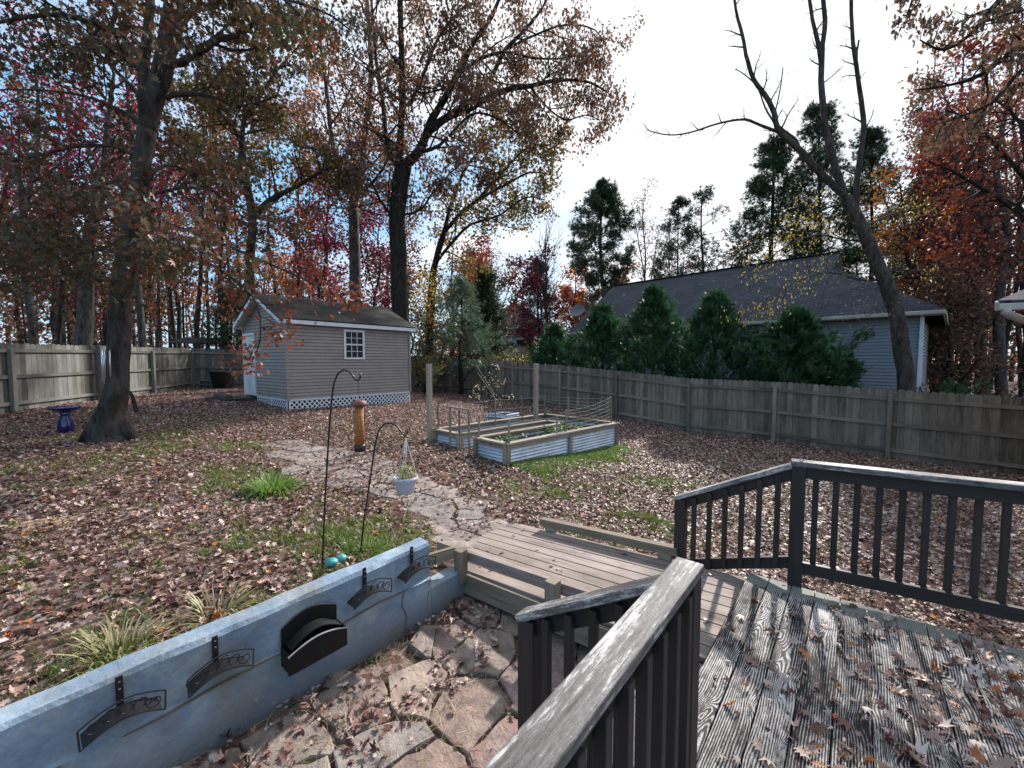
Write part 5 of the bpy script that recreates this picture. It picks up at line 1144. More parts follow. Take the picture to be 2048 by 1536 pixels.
# the big spreading oak at the centre --------------------------------------------
Y = 19.0
LB = [([gpx(797, Y)] + PX([(800, 630), (797, 520), (795, 430), (800, 370), (808, 330)], Y), [.44, .40, .36, .36, .36, .34]),
      (PX([(806, 335), (840, 300), (858, 250), (885, 205), (915, 150), (945, 90), (985, 30), (1010, -40)], Y), [.22, .20, .17, .15, .13, .11, .09, .05]),
      (PX([(856, 262), (895, 235), (935, 218), (975, 196), (1020, 178), (1060, 172), (1100, 163), (1140, 160), (1180, 165), (1215, 185)], Y), [.19, .03]),
      (PX([(850, 270), (900, 230, .5), (950, 195, 1), (985, 150, 1.2), (1010, 100, 1.5), (1050, 60, 1.6), (1085, 15, 1.7), (1110, -40, 1.8)], Y), [.16, .04]),
      (PX([(915, 150), (960, 118, .4), (1010, 104, .8), (1060, 115, 1), (1110, 118, 1), (1160, 110, 1)], Y), [.09, .025]),
      (PX([(798, 380), (800, 300), (805, 200), (803, 100), (800, 0), (798, -80)], Y, 0), [.2, .17, .15, .13, .12, .1]),
      (PX([(800, 340), (775, 290), (765, 200), (752, 120), (745, 40), (740, -60)], Y), [.13, .05]),
      (PX([(838, 305), (880, 290, -1), (940, 230, -1.6), (990, 235, -2), (1040, 270, -2)], Y), [.08, .02]),
      (PX([(820, 210), (850, 140, -1), (880, 70, -1.5), (930, 10, -2)], Y), [.09, .03]),
      (PX([(800, 430), (840, 420, .5), (870, 380, 1), (920, 330, 1.5), (970, 320, 2)], Y), [.06, .02]),
      (PX([(795, 450), (760, 400, -.5), (740, 360, -1), (700, 340, -1.5)], Y), [.07, .02]),
      (PX([(1060, 172), (1090, 210, .5), (1130, 240, .8), (1170, 230, 1), (1200, 240, 1)], Y), [.05, .02]),
      (PX([(1010, 100), (1070, 70, .8), (1130, 50, 1.2), (1190, 60, 1.4), (1220, 110, 1.5)], Y), [.06, .02])]
oakish('largest oak, spreading over the right end of shed roof against white sky', gpx(797, Y), LB, 13, 2.4, [(5, .45), (3, .5)], 9, .10, T_OAK + T_SIX, L['oak'], M['bark_dark'], .22, (0, 1), .95, up=-.05, name='oak_tree', orient='hang')
Y = 22.5
oakish('leaning olive leaved oak just right of the largest oak', gpx(858, Y), [([gpx(856, Y)] + PX([(862, 590), (872, 520), (890, 460)], Y), [.24, .2, .17, .14]), (PX([(890, 462), (930, 420), (965, 395), (1010, 370), (1060, 345), (1100, 350)], Y), [.12, .03]),
       (PX([(872, 525), (900, 490), (940, 450), (1000, 430), (1050, 395), (1090, 400)], Y), [.1, .03]), (PX([(888, 465), (905, 400), (930, 340), (960, 300), (1010, 250)], Y), [.11, .03]), (PX([(935, 420), (1000, 350, -1), (1060, 290, -1), (1100, 300, -1)], Y), [.07, .02])],
       13, 2.2, [(5, .5), (3, .5)], 9, .105, T_SIX, L['olive'], M['bark_dark'], .28, (0, 1), 1, up=0)
Y = 16.5
oakish('dark curving oak behind the left gable of the shed', gpx(497, Y), [([gpx(497, Y)] + PX([(497, 620), (500, 520), (505, 450), (500, 400), (490, 350), (484, 300)], Y), [.2, .17, .16, .15, .15, .14, .13]), (PX([(484, 300), (486, 250), (500, 215), (505, 170)], Y), [.1, .04]), (PX([(486, 300), (470, 260), (440, 225), (425, 195), (400, 170)], Y), [.08, .03]),
       (PX([(502, 440), (540, 400), (590, 375), (630, 350), (660, 335)], Y), [.12, .04]), (PX([(498, 400), (460, 350, .5), (420, 320, .8), (380, 300, 1)], Y), [.07, .02]), (PX([(500, 230), (540, 160, .5), (590, 100, 1), (640, 60, 1)], Y), [.07, .02])],
       11, 1.9, [(5, .5), (3, .5)], 10, .09, T_SIX, L['olive'], M['bark_dark'], .22, (.1, 1), 1, up=.05)

# leaning, almost leafless tree behind the right fence -------------------------
Y = 11.7
t = Tree('leaning_tree', 'nearly bare leaning tree between the right fence and the grey house', gpx(1812, Y))
P, R = t.limb([gpx(1815, Y, -.1)] + PX([(1812, 770), (1803, 700), (1795, 640), (1778, 580), (1755, 530), (1735, 480), (1712, 430), (1690, 392)], Y), [.20, .19, .185, .18, .175, .16, .155, .135, .12], 12, .06)
def lim(pts, rad, n1=0, l1=.6, lv=[(3, .5)]):
    p_, r_ = t.limb(PX(pts, Y), rad, 8, .1)
    if n1: t.sub(p_, r_, n1, l1, lv, .15, 1, up=.25, sides=4)
    return p_
lim([(1692, 395), (1660, 365), (1625, 330), (1600, 300), (1575, 278), (1555, 255), (1548, 225), (1530, 190), (1508, 160), (1492, 110), (1485, 70), (1472, 20), (1462, -60)], [.10, .03], 12, .7)
lim([(1688, 390), (1672, 340), (1658, 290), (1648, 230), (1642, 160), (1645, 90), (1650, 40), (1640, -60)], [.10, .045], 10, .7)
lim([(1643, 130), (1635, 80), (1625, 40), (1615, -30)], [.06, .035], 4, .6)
lim([(1712, 420), (1714, 360), (1722, 300), (1728, 250), (1722, 200), (1712, 130), (1704, 60), (1702, -40)], [.075, .04], 10, .7)
lim([(1722, 190), (1713, 120), (1718, 80)], [.04, .02], 3, .5)
lim([(1552, 262), (1520, 250), (1490, 239), (1455, 243), (1420, 252), (1380, 265), (1340, 270), (1300, 262), (1290, 250)], [.04, .01], 14, .45)
lim([(1548, 245), (1530, 215), (1515, 175), (1490, 150), (1470, 138)], [.025, .01], 4, .4)
lim([(1548, 235), (1560, 180), (1566, 135)], [.02, .012], 2, .3)
lim([(1600, 300), (1592, 280), (1570, 262), (1545, 240)], [.04, .02], 3, .4)
t.leaves(2, .036, T_LANCE, L['yellow'], .16, (.1, .8), .6, .05, orient='hang', name='crown')
lim([(1775, 560), (1720, 560, .2), (1660, 545, .1), (1600, 560), (1540, 600, -.2), (1500, 640, -.2)], [.03, .008], 16, .8, [(5, .5)])
lim([(1735, 480), (1690, 480, .3), (1630, 470, .4), (1560, 500, .4), (1520, 540, .3)], [.03, .008], 16, .8, [(5, .5)])
lim([(1760, 545), (1810, 540), (1860, 545, -.3), (1900, 560, -.5)], [.02, .006], 4, .4)
lim([(1785, 600), (1740, 630, -.3), (1700, 640, -.5)], [.015, .005], 3, .4)
lim([(1725, 455), (1780, 430, .3), (1830, 420, .6), (1870, 440, .8)], [.03, .008], 8, .7, [(4, .5)])
lim([(1700, 405), (1640, 420, .5), (1590, 440, 1), (1560, 480, 1.2)], [.03, .008], 10, .7, [(4, .5)])
t.leaves(5, .044, T_LANCE, L['yellow'], .22, (0, 1), 1, .15, orient='hang', name='crown')
t.done(M['bark_cherry'])

# red maple at the right ----------------------------------------------------------
Y = 13.5
oakish('fiery red and orange maple at the right edge beyond the fence', gpx(2080, Y), [([gpx(2110, Y)] + PX([(2105, 600), (2085, 450), (2060, 330), (2045, 240)], Y), [.2, .18, .15, .12, .08]), (PX([(2090, 470), (2030, 420), (1970, 380), (1900, 340), (1850, 320)], Y), [.08, .02]),
       (PX([(2070, 380), (2000, 300), (1940, 240), (1890, 220)], Y), [.07, .02]), (PX([(2095, 540), (2020, 520, -.5), (1960, 500, -1), (1900, 500, -1)], Y), [.06, .015]), (PX([(2050, 260), (2020, 220, .3), (1990, 200, .4)], Y), [.05, .02]), (PX([(2080, 450), (2010, 400, 1), (1930, 420, 1.6), (1880, 450, 2)], Y), [.06, .02]), (PX([(2080, 420), (2040, 480, -1.5), (2010, 530, -2)], Y), [.05, .015])],
       12, 1.5, [(5, .5), (2, .5)], 5, .07, T_MAPLE, L['redorange'], M['bark_dark'], .2, (0, 1), 1, up=0)
# overhanging oak boughs, top right (its trunk stands outside the frame) ----------
Y = 9.0
oakish('oak whose dark boughs hang into the top right corner', gpx(2420, Y), [([gpx(2420, Y)] + PX([(2420, 500), (2400, 200), (2360, 0)], Y), [.3, .26, .22, .2]), (PX([(2390, 120), (2250, 60), (2120, 80), (2030, 100), (1960, 150), (1900, 170), (1830, 180)], Y), [.12, .01]),
       (PX([(2370, 20), (2250, -40), (2100, -60), (2000, 0), (1950, 60), (1890, 100), (1840, 80)], Y), [.1, .012]), (PX([(2400, 220), (2280, 200), (2150, 180), (2060, 130), (1990, 200), (1930, 230), (1870, 250)], Y), [.08, .01]), (PX([(2250, -40), (2100, -100), (1950, -80), (1850, -20), (1800, 10)], Y), [.07, .01]), (PX([(2250, 60), (2150, 20, -.5), (2050, 20, -.7), (1980, 40, -.8)], Y), [.05, .01])],
       11, .9, [(4, .5)], 11, .07, T_OAK, L['oak'], M['bark_dark'], .10, (0, .6), 1, up=0, orient='hang')

# generic woodland tree -----------------------------------------------------------
def wood_tree(label, px, Y, ytop, r, lmat, bmat, crown0=.35, n1=14, l1=2.6, lv=((4, .5), (2, .5)), per=4, size=.11, scatter=.3, tint=(0, 1), lean=0, group=None, name='woodland_tree', keep=1, up=.3, temps=None, fwd=.5, ybase=None, fork=True):
    b = gpx(px, Y); top = atY(px + lean, ytop, Y); t = Tree(name, label, b, group); H = top - b
    pts = [b + H * k / 6 + Vector((rng.gauss(0, .12), rng.gauss(0, .12), 0)) * (k > 0) for k in range(7)]
    P, R = t.limb(pts, [r * (1 - .85 * (k / 6) ** 1.3) for k in range(7)], 8, .06)
    t.sub(P, R, n1, l1, list(lv), crown0, 1.0, up=up, fwd=fwd, sides=4)
    if fork:
        for _ in range(2):
            q, tg, f = along(P, rng.uniform(.3, .55)); d = Vector((rng.uniform(-.4, .4), rng.uniform(-.3, .3), 1)).normalized(); p2, r2 = t.limb([q, q + d * H.z * .15 + rnd_dir() * .1, q + d * H.z * .4 + rnd_dir() * .3], [r * .5, r * .15], 6, .08); t.sub(p2, r2, n1 // 3, l1 * .8, list(lv), .3, 1, up=up, sides=4)
    if per: t.leaves(int(per * 2.4 + .5), size * 1.12, temps or T_DIA, lmat, scatter, tint, keep)
    t.done(bmat); return t
MB_, MG, MD = M['bark_mid'], M['bark_grey'], M['bark_dark']
# left woodland, each with its own look
wood_tree('slim pale trunked tree at far left with crimson leaves, behind first fence post', 52, 15, 60, .13, L['crimson'], MG, per=4, size=.07, lean=20)
wood_tree('stout pale leaning trunk behind left fence, between bird bath and big maple', 150, 17, 150, .30, L['brown'], MG, lean=75, per=3, size=.08, n1=12, crown0=.4)
wood_tree('slender dark trunk with bright magenta leaves just left of the big maple', 105, 19, 90, .12, L['crimson'], MB_, per=5, size=.085, lean=60, tint=(.5, 1))
wood_tree('thin tree with crimson crown behind the big maple trunk', 290, 18, 60, .15, L['crimson'], MG, per=4, size=.08, lean=-40, tint=(.4, 1))
wood_tree('thin red leaved tree rising over the black canopy roof', 395, 24, 120, .14, L['crimson'], MB_, per=3, size=.09, lean=20)
wood_tree('bronze leaved tree between the black canopy and shed gable', 440, 26, 160, .16, L['brown'], MB_, per=4, size=.1)
wood_tree('small crimson tree directly above the middle of the shed roof', 640, 23, 380, .10, L['crimson'], MB_, crown0=.15, n1=14, l1=1.8, per=5, size=.09, up=0)
wood_tree('small burgundy tree between the forked tree and the largest oak', 755, 24, 420, .10, L['crimson'], MB_, crown0=.1, n1=14, l1=1.8, per=4, size=.09, up=0, tint=(0, .7))
wood_tree('orange leaved sapling at left of the forked pale tree', 600, 26, 440, .10, L['orange'], MB_, crown0=.1, n1=12, l1=1.8, per=5, size=.09, up=0)
wood_tree('yellow leaved small tree just right of the shed, at fence corner', 862, 20.6, 560, .08, L['yellow'], MB_, crown0=.05, n1=20, l1=1.5, per=3, size=.06, up=0, tint=(0, .8))
wood_tree('burgundy leaved understory tree beside the right end of shed roof', 815, 21.8, 520, .07, L['crimson'], MB_, crown0=.1, n1=14, l1=1.6, per=4, size=.07, up=0, tint=(0, .6))
wood_tree('orange red small tree behind the long needled pine', 950, 27, 500, .12, L['redorange'], MB_, crown0=.1, n1=14, l1=2.0, per=5, size=.09, up=0, tint=(.3, 1))
wood_tree('golden olive tree behind and above the long needled pine', 905, 30, 470, .15, L['olive'], MB_, crown0=.2, n1=14, l1=2.6, per=5, size=.11, up=0, tint=(.4, 1))
wood_tree('pinkish bare tree left of the far pale house gable', 985, 38, 500, .14, L['brown'], MG, crown0=.2, n1=22, l1=2.6, per=1, size=.09, up=.4)
wood_tree('bare grey vase shaped tree right of the far pale house gable', 1093, 34, 455, .15, L['brown'], MG, crown0=.25, n1=26, l1=4.0, lv=((4, .45), (3, .4)), per=0, up=1.2, fwd=1.0)
wood_tree('rust orange tree left of the tall dark pine', 1150, 48, 540, .2, L['orange'], MB_, crown0=.1, n1=22, l1=3.6, per=5, size=.16, up=0, tint=(.1, .8))
wood_tree('bronze tree in front of the tall dark pine', 1190, 42, 590, .2, L['brown'], MB_, crown0=.1, n1=18, l1=3.0, per=5, size=.14, up=0)
wood_tree('rust orange tree behind left end of the grey house ridge', 1245, 50, 540, .2, L['orange'], MB_, crown0=.1, n1=20, l1=3.4, per=5, size=.16, up=0, tint=(.1, .7))
wood_tree('tall thin sparsely leaved tree above the ridge, right of dark pine', 1290, 46, 375, .16, L['brown'], MG, crown0=.3, n1=26, l1=2.6, per=1, size=.12, up=.8, fwd=.8)
wood_tree('crimson low tree behind the ridge of the grey house', 1365, 52, 535, .16, L['crimson'], MB_, crown0=.1, n1=14, l1=2.8, per=5, size=.14, up=0, tint=(0, .6))
wood_tree('red brown tree rising behind the middle of the ridge', 1470, 45, 500, .16, L['brown'], MB_, crown0=.1, n1=18, l1=3.0, per=5, size=.13, up=0)
wood_tree('thin bare tree between the two middle pines above the ridge', 1340, 50, 420, .12, L['brown'], MB_, crown0=.3, n1=20, l1=2.2, per=1, size=.12, up=.6)
wood_tree('brown leaved tree right of the leaning bare tree', 1830, 22, 260, .22, L['olive'], MD, crown0=.3, n1=20, l1=2.2, per=3, size=.09, lean=20)
wood_tree('tall burgundy leaved tree left of the fiery maple', 1900, 20, 200, .2, L['crimson'], MD, crown0=.3, n1=20, l1=2.2, per=5, size=.08, lean=-10, tint=(0, .6))
wood_tree('straight dark trunk behind the fiery maple at right edge', 1965, 18, 90, .19, L['redorange'], MD, crown0=.35, n1=18, l1=2.4, per=5, size=.085)
wood_tree('second dark trunk at the right edge, pale bark on one side', 2015, 17, 60, .20, L['brown'], MG, crown0=.45, n1=14, l1=2.0, per=3, size=.08)
wood_tree('bronze bushy tree beside the white downspout of grey house', 1905, 17.5, 560, .08, L['brown'], MD, crown0=.02, n1=36, l1=1.7, per=8, size=.075, up=-.1, tint=(0, .9), name='bushy_tree')
wood_tree('tall dark trunk rising at the far right between the bare trunks', 1925, 26, 120, .22, L['brown'], MD, crown0=.4, n1=16, l1=2.4, per=4, size=.1)
# many thin trees in the wood that nothing tells apart
wl_ = 'thin brown woodland tree in the dense wood behind the fences'
spec = []
for k in range(30): spec.append((rng.uniform(-120, 800), rng.uniform(24, 40), rng.uniform(120, 420)))
for k in range(5): spec.append((rng.choice([rng.uniform(870, 975), rng.uniform(1090, 1110)]), rng.uniform(32, 50), rng.uniform(480, 560)))
for k in range(16): spec.append((rng.uniform(1760, 2200), rng.uniform(20, 38), rng.uniform(60, 420)))
seen_ = {}
cols = ['brown', 'brown', 'crimson', 'oak', 'orange', 'olive', 'brown', 'crimson']
for k, (px, Y, yt) in enumerate(spec):
    cn_ = {'brown': 'brown', 'crimson': 'crimson', 'oak': 'russet', 'orange': 'orange', 'olive': 'olive'}[cols[k % 8]]; pl_ = 'left of the big maple' if px < 200 else 'between big maple and shed' if px < 500 else 'behind the shed' if px < 830 else 'behind the far fence corner' if px < 1200 else 'beyond the right end of grey house'; tk_ = ['brown', 'pale', 'dark'][k % 3]
    lb_ = 'thin %s trunked woodland tree with %s leaves %s' % (tk_, cn_, pl_)
    if lb_ in seen_: lb_ = lb_.replace('thin', ['tall thin', 'short thin', 'leaning thin'][seen_[lb_] % 3]) if not seen_.update({lb_: seen_[lb_] + 1}) else lb_
    seen_.setdefault('thin %s trunked woodland tree with %s leaves %s' % (tk_, cn_, pl_), 0)
    wood_tree(lb_, px, Y, yt, rng.uniform(.09, .2), L[cols[k % 8]], [MB_, MG, MD][k % 3], crown0=rng.uniform(.15, .4), n1=12, l1=rng.uniform(1.8, 2.8), lv=((4, .5), (3, .5)), per=5, size=.11 * Y / 30, scatter=.4, lean=rng.uniform(-75, 75), group='trees of the dense wood', fork=False)

# pines ---------------------------------------------------------------------------
def pine(label, px, Y, ytop, r, crown0, length, n, per, size, temps=T_NEEDLE, mat=None, lean=0, bare=.0, shape=1.0, up=.1, scatter=.25, bmat=None, name='pine_tree', lv=((5, .45),), keep=1):
    b = gpx(px, Y); top = atY(px + lean, ytop, Y); H = top - b; t = Tree(name, label, b)
    P, R = t.limb([b + H * k / 5 + Vector((rng.gauss(0, .05), 0, 0)) * Y / 20 for k in range(6)], [r * (1 - .8 * k / 5) for k in range(6)], 8, .05)
    for k in range(n):
        f = crown0 + (1 - crown0) * (k + rng.random() * .6) / n; g = (f - crown0) / (1 - crown0); Lk = length * (shape * (1 - g) + (1 - shape) * math.sin(math.pi * min(.95, g * .8 + .2)) + .10) * rng.uniform(.7, 1.2)
        q, tg, ff = along(P, f); an_ = k * 2.4 + rng.uniform(-.4, .4); d = Vector((math.cos(an_), math.sin(an_), up + rng.uniform(-.15, .2)))
        pts = [q]; 
        for i in range(4): d = (d + rnd_dir() * .12 + UP * .06).normalized(); pts.append(pts[-1] + d * Lk / 4)
        rr = [max(.012, Lk * .014) * (1 - .2 * i) for i in range(5)]; t.mb.tube(pts, rr, 4, cap=False)
        if rng.random() < bare: continue
        t.sub(pts, rr, lv[0][0], Lk * lv[0][1], [], .3, 1, up=.15, sides=3)
    t.leaves(int(per * 2.2), size, temps, mat or L['needle'], scatter, (0, 1), keep, orient='dirs'); t.done(bmat or MD); return t
pine('tall isolated dark pine standing left of the grey house roof', 1203, 46, 372, .34, .42, 3.3, 42, 12, .50, shape=.1, scatter=.28, lv=((6, .5),), keep=.85)
pine('pine with bare lower limbs in the middle above the ridge', 1405, 44, 382, .24, .40, 3.4, 34, 7, .38, shape=.1, bare=.3, up=.15)
pine('thin pine just left of the bare limbed pine', 1358, 46, 395, .18, .35, 2.6, 30, 9, .36, shape=.3)
pine('huge dark evergreen behind the ridge, left of leaning tree', 1545, 34, 285, .30, .12, 3.6, 58, 8, .42, shape=.3, lv=((8, .5),), scatter=.28, keep=.8)
pine('dark tall evergreen behind the fork of the leaning tree', 1640, 33, 215, .28, .15, 3.2, 54, 7, .40, shape=.35, lv=((8, .5),), scatter=.28, keep=.8)
pine('thin dark evergreen right of the fork of leaning tree', 1745, 30, 260, .2, .2, 2.5, 44, 8, .34, shape=.4, lv=((7, .5),))
pine('dark evergreen far behind the fiery red maple', 1880, 27, 240, .2, .2, 2.6, 44, 9, .34, shape=.4, lv=((8, .5),))
pine('soft light green long needled pine in the far fence corner', 922, 19.9, 560, .10, .05, 2.3, 42, 7, .23, temps=T_LONG, mat=L['longneedle'], shape=.75, scatter=.12, lv=((5, .42),))
pine('narrow dark cedar right of the long needled pine', 975, 24.5, 545, .13, .05, 1.6, 60, 10, .2, shape=.75, scatter=.2)
pine('dark cedar left of the bare grey vase shaped tree', 1078, 36, 520, .15, .1, 2.2, 44, 9, .28, shape=.7)
pine('low dark cedar behind the shed and black canopy', 455, 22, 580, .12, .02, 1.8, 40, 7, .2, shape=.8, lean=10)
pine('small dark evergreen tree left of tall isolated pine', 1160, 50, 590, .15, .05, 2.4, 34, 8, .32, shape=.7)
pine('low dark evergreen tree behind the ridge at dark pine right side', 1315, 52, 520, .15, .05, 2.4, 34, 8, .32, shape=.7)

def cypress(label, px, Y, ytop, width, n, lean=0):
    b = gpx(px, Y); top = atY(px + lean, ytop, Y).z; H = top - b.z; t = Tree('cypress', label, b, 'bushy cypresses behind the right fence')
    P, R = t.limb([b, b + UP * H * .5 + Vector((.05, 0, 0)), Vector((b.x + lean * Y / F, b.y, top - .05))], [.07, .05, .01], 6)
    nb = 120; width *= 1.2; ph = rng.uniform(0, 6)
    for k in range(nb):
        f = (k + rng.random()) / nb; q = b + UP * (H * (.02 + .93 * f)) + Vector((lean * Y / F * f, 0, 0)); an_ = k * 2.4; Lk = width * (math.sin(math.pi * min(1, .36 + f * .62)) ** .8 * (1 - f ** 3) + .06) * rng.uniform(.6, 1.22) * (1 + .22 * math.sin(2 * an_ + ph + 5 * f))
        d = Vector((math.cos(an_), math.sin(an_), .55)).normalized(); pts = [q, q + d * Lk * .5, q + d * Lk * .8 + UP * Lk * .12, q + d * Lk + UP * Lk * .25]; t.mb.tube(pts, [.014, .01, .006, .003], 3, cap=False)
        for u in range(5): q2, tg, _ = along(pts, rng.uniform(.35, 1)); e = (tg + rnd_dir() * .7 + UP * .3).normalized(); t.tips.append([q2, q2 + e * width * .24])
        t.tips.append(pts[1:])
    for _ in range(3): t.tips.append([Vector((b.x + lean * Y / F, b.y, top - .4)), Vector((b.x + lean * Y / F, b.y, top))])
    t.leaves(int(n * 1.6), .19, T_SPRAY, L['cypress'], .06, (0, 1), 1, orient='dirs', lump=.7); t.done(MD)
cypress('small round cypress at the far left end of the row along the fence', 1108, 18.6, 655, .95, 8)
cypress('cypress second from left in the row, below the satellite dish', 1203, 17.2, 615, 1.15, 9)
cypress('cypress with tall thin pointed tip in the middle of the row', 1305, 15.9, 578, 1.12, 9)
cypress('broad full cypress right of the one with the thin tip', 1428, 14.6, 592, 1.2, 10)
cypress('widest cypress nearest the leaning tree, at right end of row', 1590, 13.3, 628, 1.2, 11)
cypress('low cypress shoot spreading right of the widest cypress', 1662, 12.9, 700, .6, 6, 20)
def shrub(label, ctr, rx, rz, n, size, temps, mat, tint=(0, 1), name='shrub', stems=14, group=None):
    ctr = Vector(ctr); t = Tree(name, label, ctr, group, 'shrub')
    for k in range(stems):
        a_ = rng.uniform(0, 6.283); r = rx * rng.uniform(.3, 1); h = rz * rng.uniform(.5, 1.0); e = ctr + Vector((math.cos(a_) * r, math.sin(a_) * r, h)); m_ = ctr.lerp(e, .5) + rnd_dir() * .1 * rx
        t.mb.tube([ctr, m_, e], [.012, .008, .004], 4, cap=False); t.tips.append([m_, e])
    t.leaves(max(1, n // stems), size, temps, mat, rx * .22, tint, 1, orient='dirs'); t.done(MB_)
for px, Y, rx, rz, lb in ((1875, 12.3, .5, .62, 'spreading green juniper by the foot of the white downspout'), (1925, 12.0, .6, .5, 'low spreading green juniper right of the first one')):
    shrub(lb, gpx(px, Y), rx, gz(*gpx(px, Y).xy) * 0 + max(.3, atY(px, 757, Y).z - gz(*gpx(px, Y).xy)), 500, .16, T_SPRAY, L['cypress'], name='juniper', stems=30)
shrub('grey green broadleaf shrub behind the fence at far left of cypress row', gpx(1040, 21.5), 1.5, 2.3, 1500, .08, T_DIA, L['olive'], (0, .5), stems=50)
shrub('pale brown twiggy shrub below the far pale house', gpx(1085, 24), 1.2, 2.4, 500, .06, T_DIA, L['brown'], stems=60)
shrub('dark leafy shrub at the foot of cedar behind the fence', gpx(985, 22.5), 1.2, 2.0, 1100, .07, T_DIA, L['oak'], (0, .5), stems=50)
shrub('golden low shrub in the corner between shed and right fence', gpx(850, 19.5), .8, 1.9, 900, .05, T_DIA, L['yellow'], (0, .6), stems=40)
# small sapling with pale dry leaves
t = Tree('sapling', 'thin sapling with pale dry leaves standing behind the raised bed', gpx(975, 10.6)); Y = 10.6
for pts in ([(975, 835), (980, 790), (985, 755), (990, 728)], [(975, 830), (965, 790), (955, 770)], [(978, 810), (995, 780), (1008, 765)], [(975, 835), (1000, 800), (1025, 790)], [(975, 820), (955, 800), (945, 790)]):
    p_, r_ = t.limb([gpx(975, Y)] + PX(pts[1:], Y), [.010, .003], 4); t.sub(p_, r_, 6, .22, [], .3, 1, up=.3, sides=3)
t.leaves(4, .028, T_DIA, L['whiteleaf'], .05, (.3, 1)); t.done(MB_)
p = MB(); p.tube([atY(952, 730, 14.5), atY(990, 790, 13.5)], .010, 5); p.tube([atY(955, 745, 14.4), atY(1004, 815, 13.3)], .008, 5); o = tag(build('leaning_stakes', p, M['pt']), 'thin pale sticks leaning by the sapling in front of the right fence', 'stakes')

# distant wood as one mass ---------------------------------------------------------
def far_wood():
    pos = []; tin = []; p = MB(); tips = []
    for k in range(330):
        az = math.radians(rng.uniform(-62, 62)); Rr = rng.uniform(42, 75); x, y = math.sin(az) * Rr * 1.3, math.cos(az) * Rr
        if y < 28: y += 24
        px = 1024 + F * x / y
        H = rng.uniform(6, 12); 
        if 820 < px < 1500: H = rng.uniform(4, 7.5) * (y / 55)
        if px > 1700 or px < 700: H = rng.uniform(7, 16)
        b = gp(x, y); p.tube([b, b + Vector((rng.gauss(0, .4), 0, H * .5)), b + Vector((rng.gauss(0, .8), 0, H))], [.18, .12, .03], 4, cap=False); c = rng.random()
        for _ in range(150):
            f = rng.random() ** .8; r = (1.0 - .55 * f) * H * .22; pos.append((x + rng.gauss(0, r * .7), y + rng.gauss(0, r * .7), b.z + H * (.08 + .92 * f))); tin.append(min(1, max(0, c * .7 + rng.random() * .4)))
    r = thing('distant_wood', 'distant mass of brown autumn woodland filling in behind all the trees', 'woodland', (0, 55, 0)); r['kind'] = 'stuff'
    build('trunks', p, MB_, r); o = cloud('leaves', np.array(pos), nr.uniform(.14, .30, len(pos)), np.array(tin), T_DIA, rot_random(len(pos)), leafmat('far_leaf', [(0, (.045, .05, .03)), (.3, (.09, .06, .045)), (.6, (.16, .08, .05)), (.85, (.22, .07, .05)), (1, (.28, .15, .05))]), r)
far_wood()

# ------------------------------------------------------------------ leaf litter and grass
fx = [postsR[-1], postsR[0]]
def inside_yard(x, y):
    # left of right fence, right of left fence, in front of back fence
    a = postsR[-1]; b_ = postsR[0]; right = (x - b_[0]) * (a[1] - b_[1]) - (y - b_[1]) * (a[0] - b_[0])
    left = x + 10.4 + .18 * y
    bx = corner[0] + 13.65; by = corner[1] - 17.7; back = (y - 17.7) * bx - (x + 13.65) * by
    return right, left, back
def sample(n, x0, x1, y0, y1): return nr.uniform(x0, x1, n), nr.uniform(y0, y1, n)
A0b = bedV(0, 0)
def blocked(x, y):
    n_ = (x - O2[0]) * NV[0] + (y - O2[1]) * NV[1]; d_ = (x - O2[0]) * DV[0] + (y - O2[1]) * DV[1]
    deckz = (d_ < .2) & (n_ < 2.25); rampz = (n_ > .9) & (n_ < 2.15) & (d_ < 2.68) & (d_ > 0); pat = (d_ < 2.36) & (n_ < 1.0)
    s0 = shedV(0, 0, 0); sn = (x - s0.x) * NV[0] + (y - s0.y) * NV[1]; sd_ = (x - s0.x) * DV[0] + (y - s0.y) * DV[1]; sh = (sn > -.03) & (sn < 4.3) & (sd_ > -.03) & (sd_ < 3.6)
    bx = (x - A0b.x) * .719 + (y - A0b.y) * .695; by = -(x - A0b.x) * .695 + (y - A0b.y) * .719
    bd_ = (bx > 0) & (bx < 3.66) & (by > 0) & (by < 2.31) & ~((bx < 2.68) & (by > .92) & (by < 1.39))
    tr = ((x + 7.5) ** 2 + (y - 7.7) ** 2) < .16
    return deckz | rampz | pat | sh | bd_ | tr
ax_, ay_ = [], []
fv = np.array(postsR[-1]); fe = np.array(postsR[0])
def keepmask(x, y, mrg=.05):
    r_, l_, b_ = inside_yard(x, y)
    side_in = (0 - fe[0]) * (fv[1] - fe[1]) - (3 - fe[1]) * (fv[0] - fe[0])
    bi = (3 - 17.7) * (corner[0] + 13.65) - (0 + 13.65) * (corner[1] - 17.7)
    return (r_ * side_in > 0) & (l_ > 0) & (b_ * bi > 0) & ~blocked(x, y) & (np.abs(x) < 1.42 * y + 1.2)
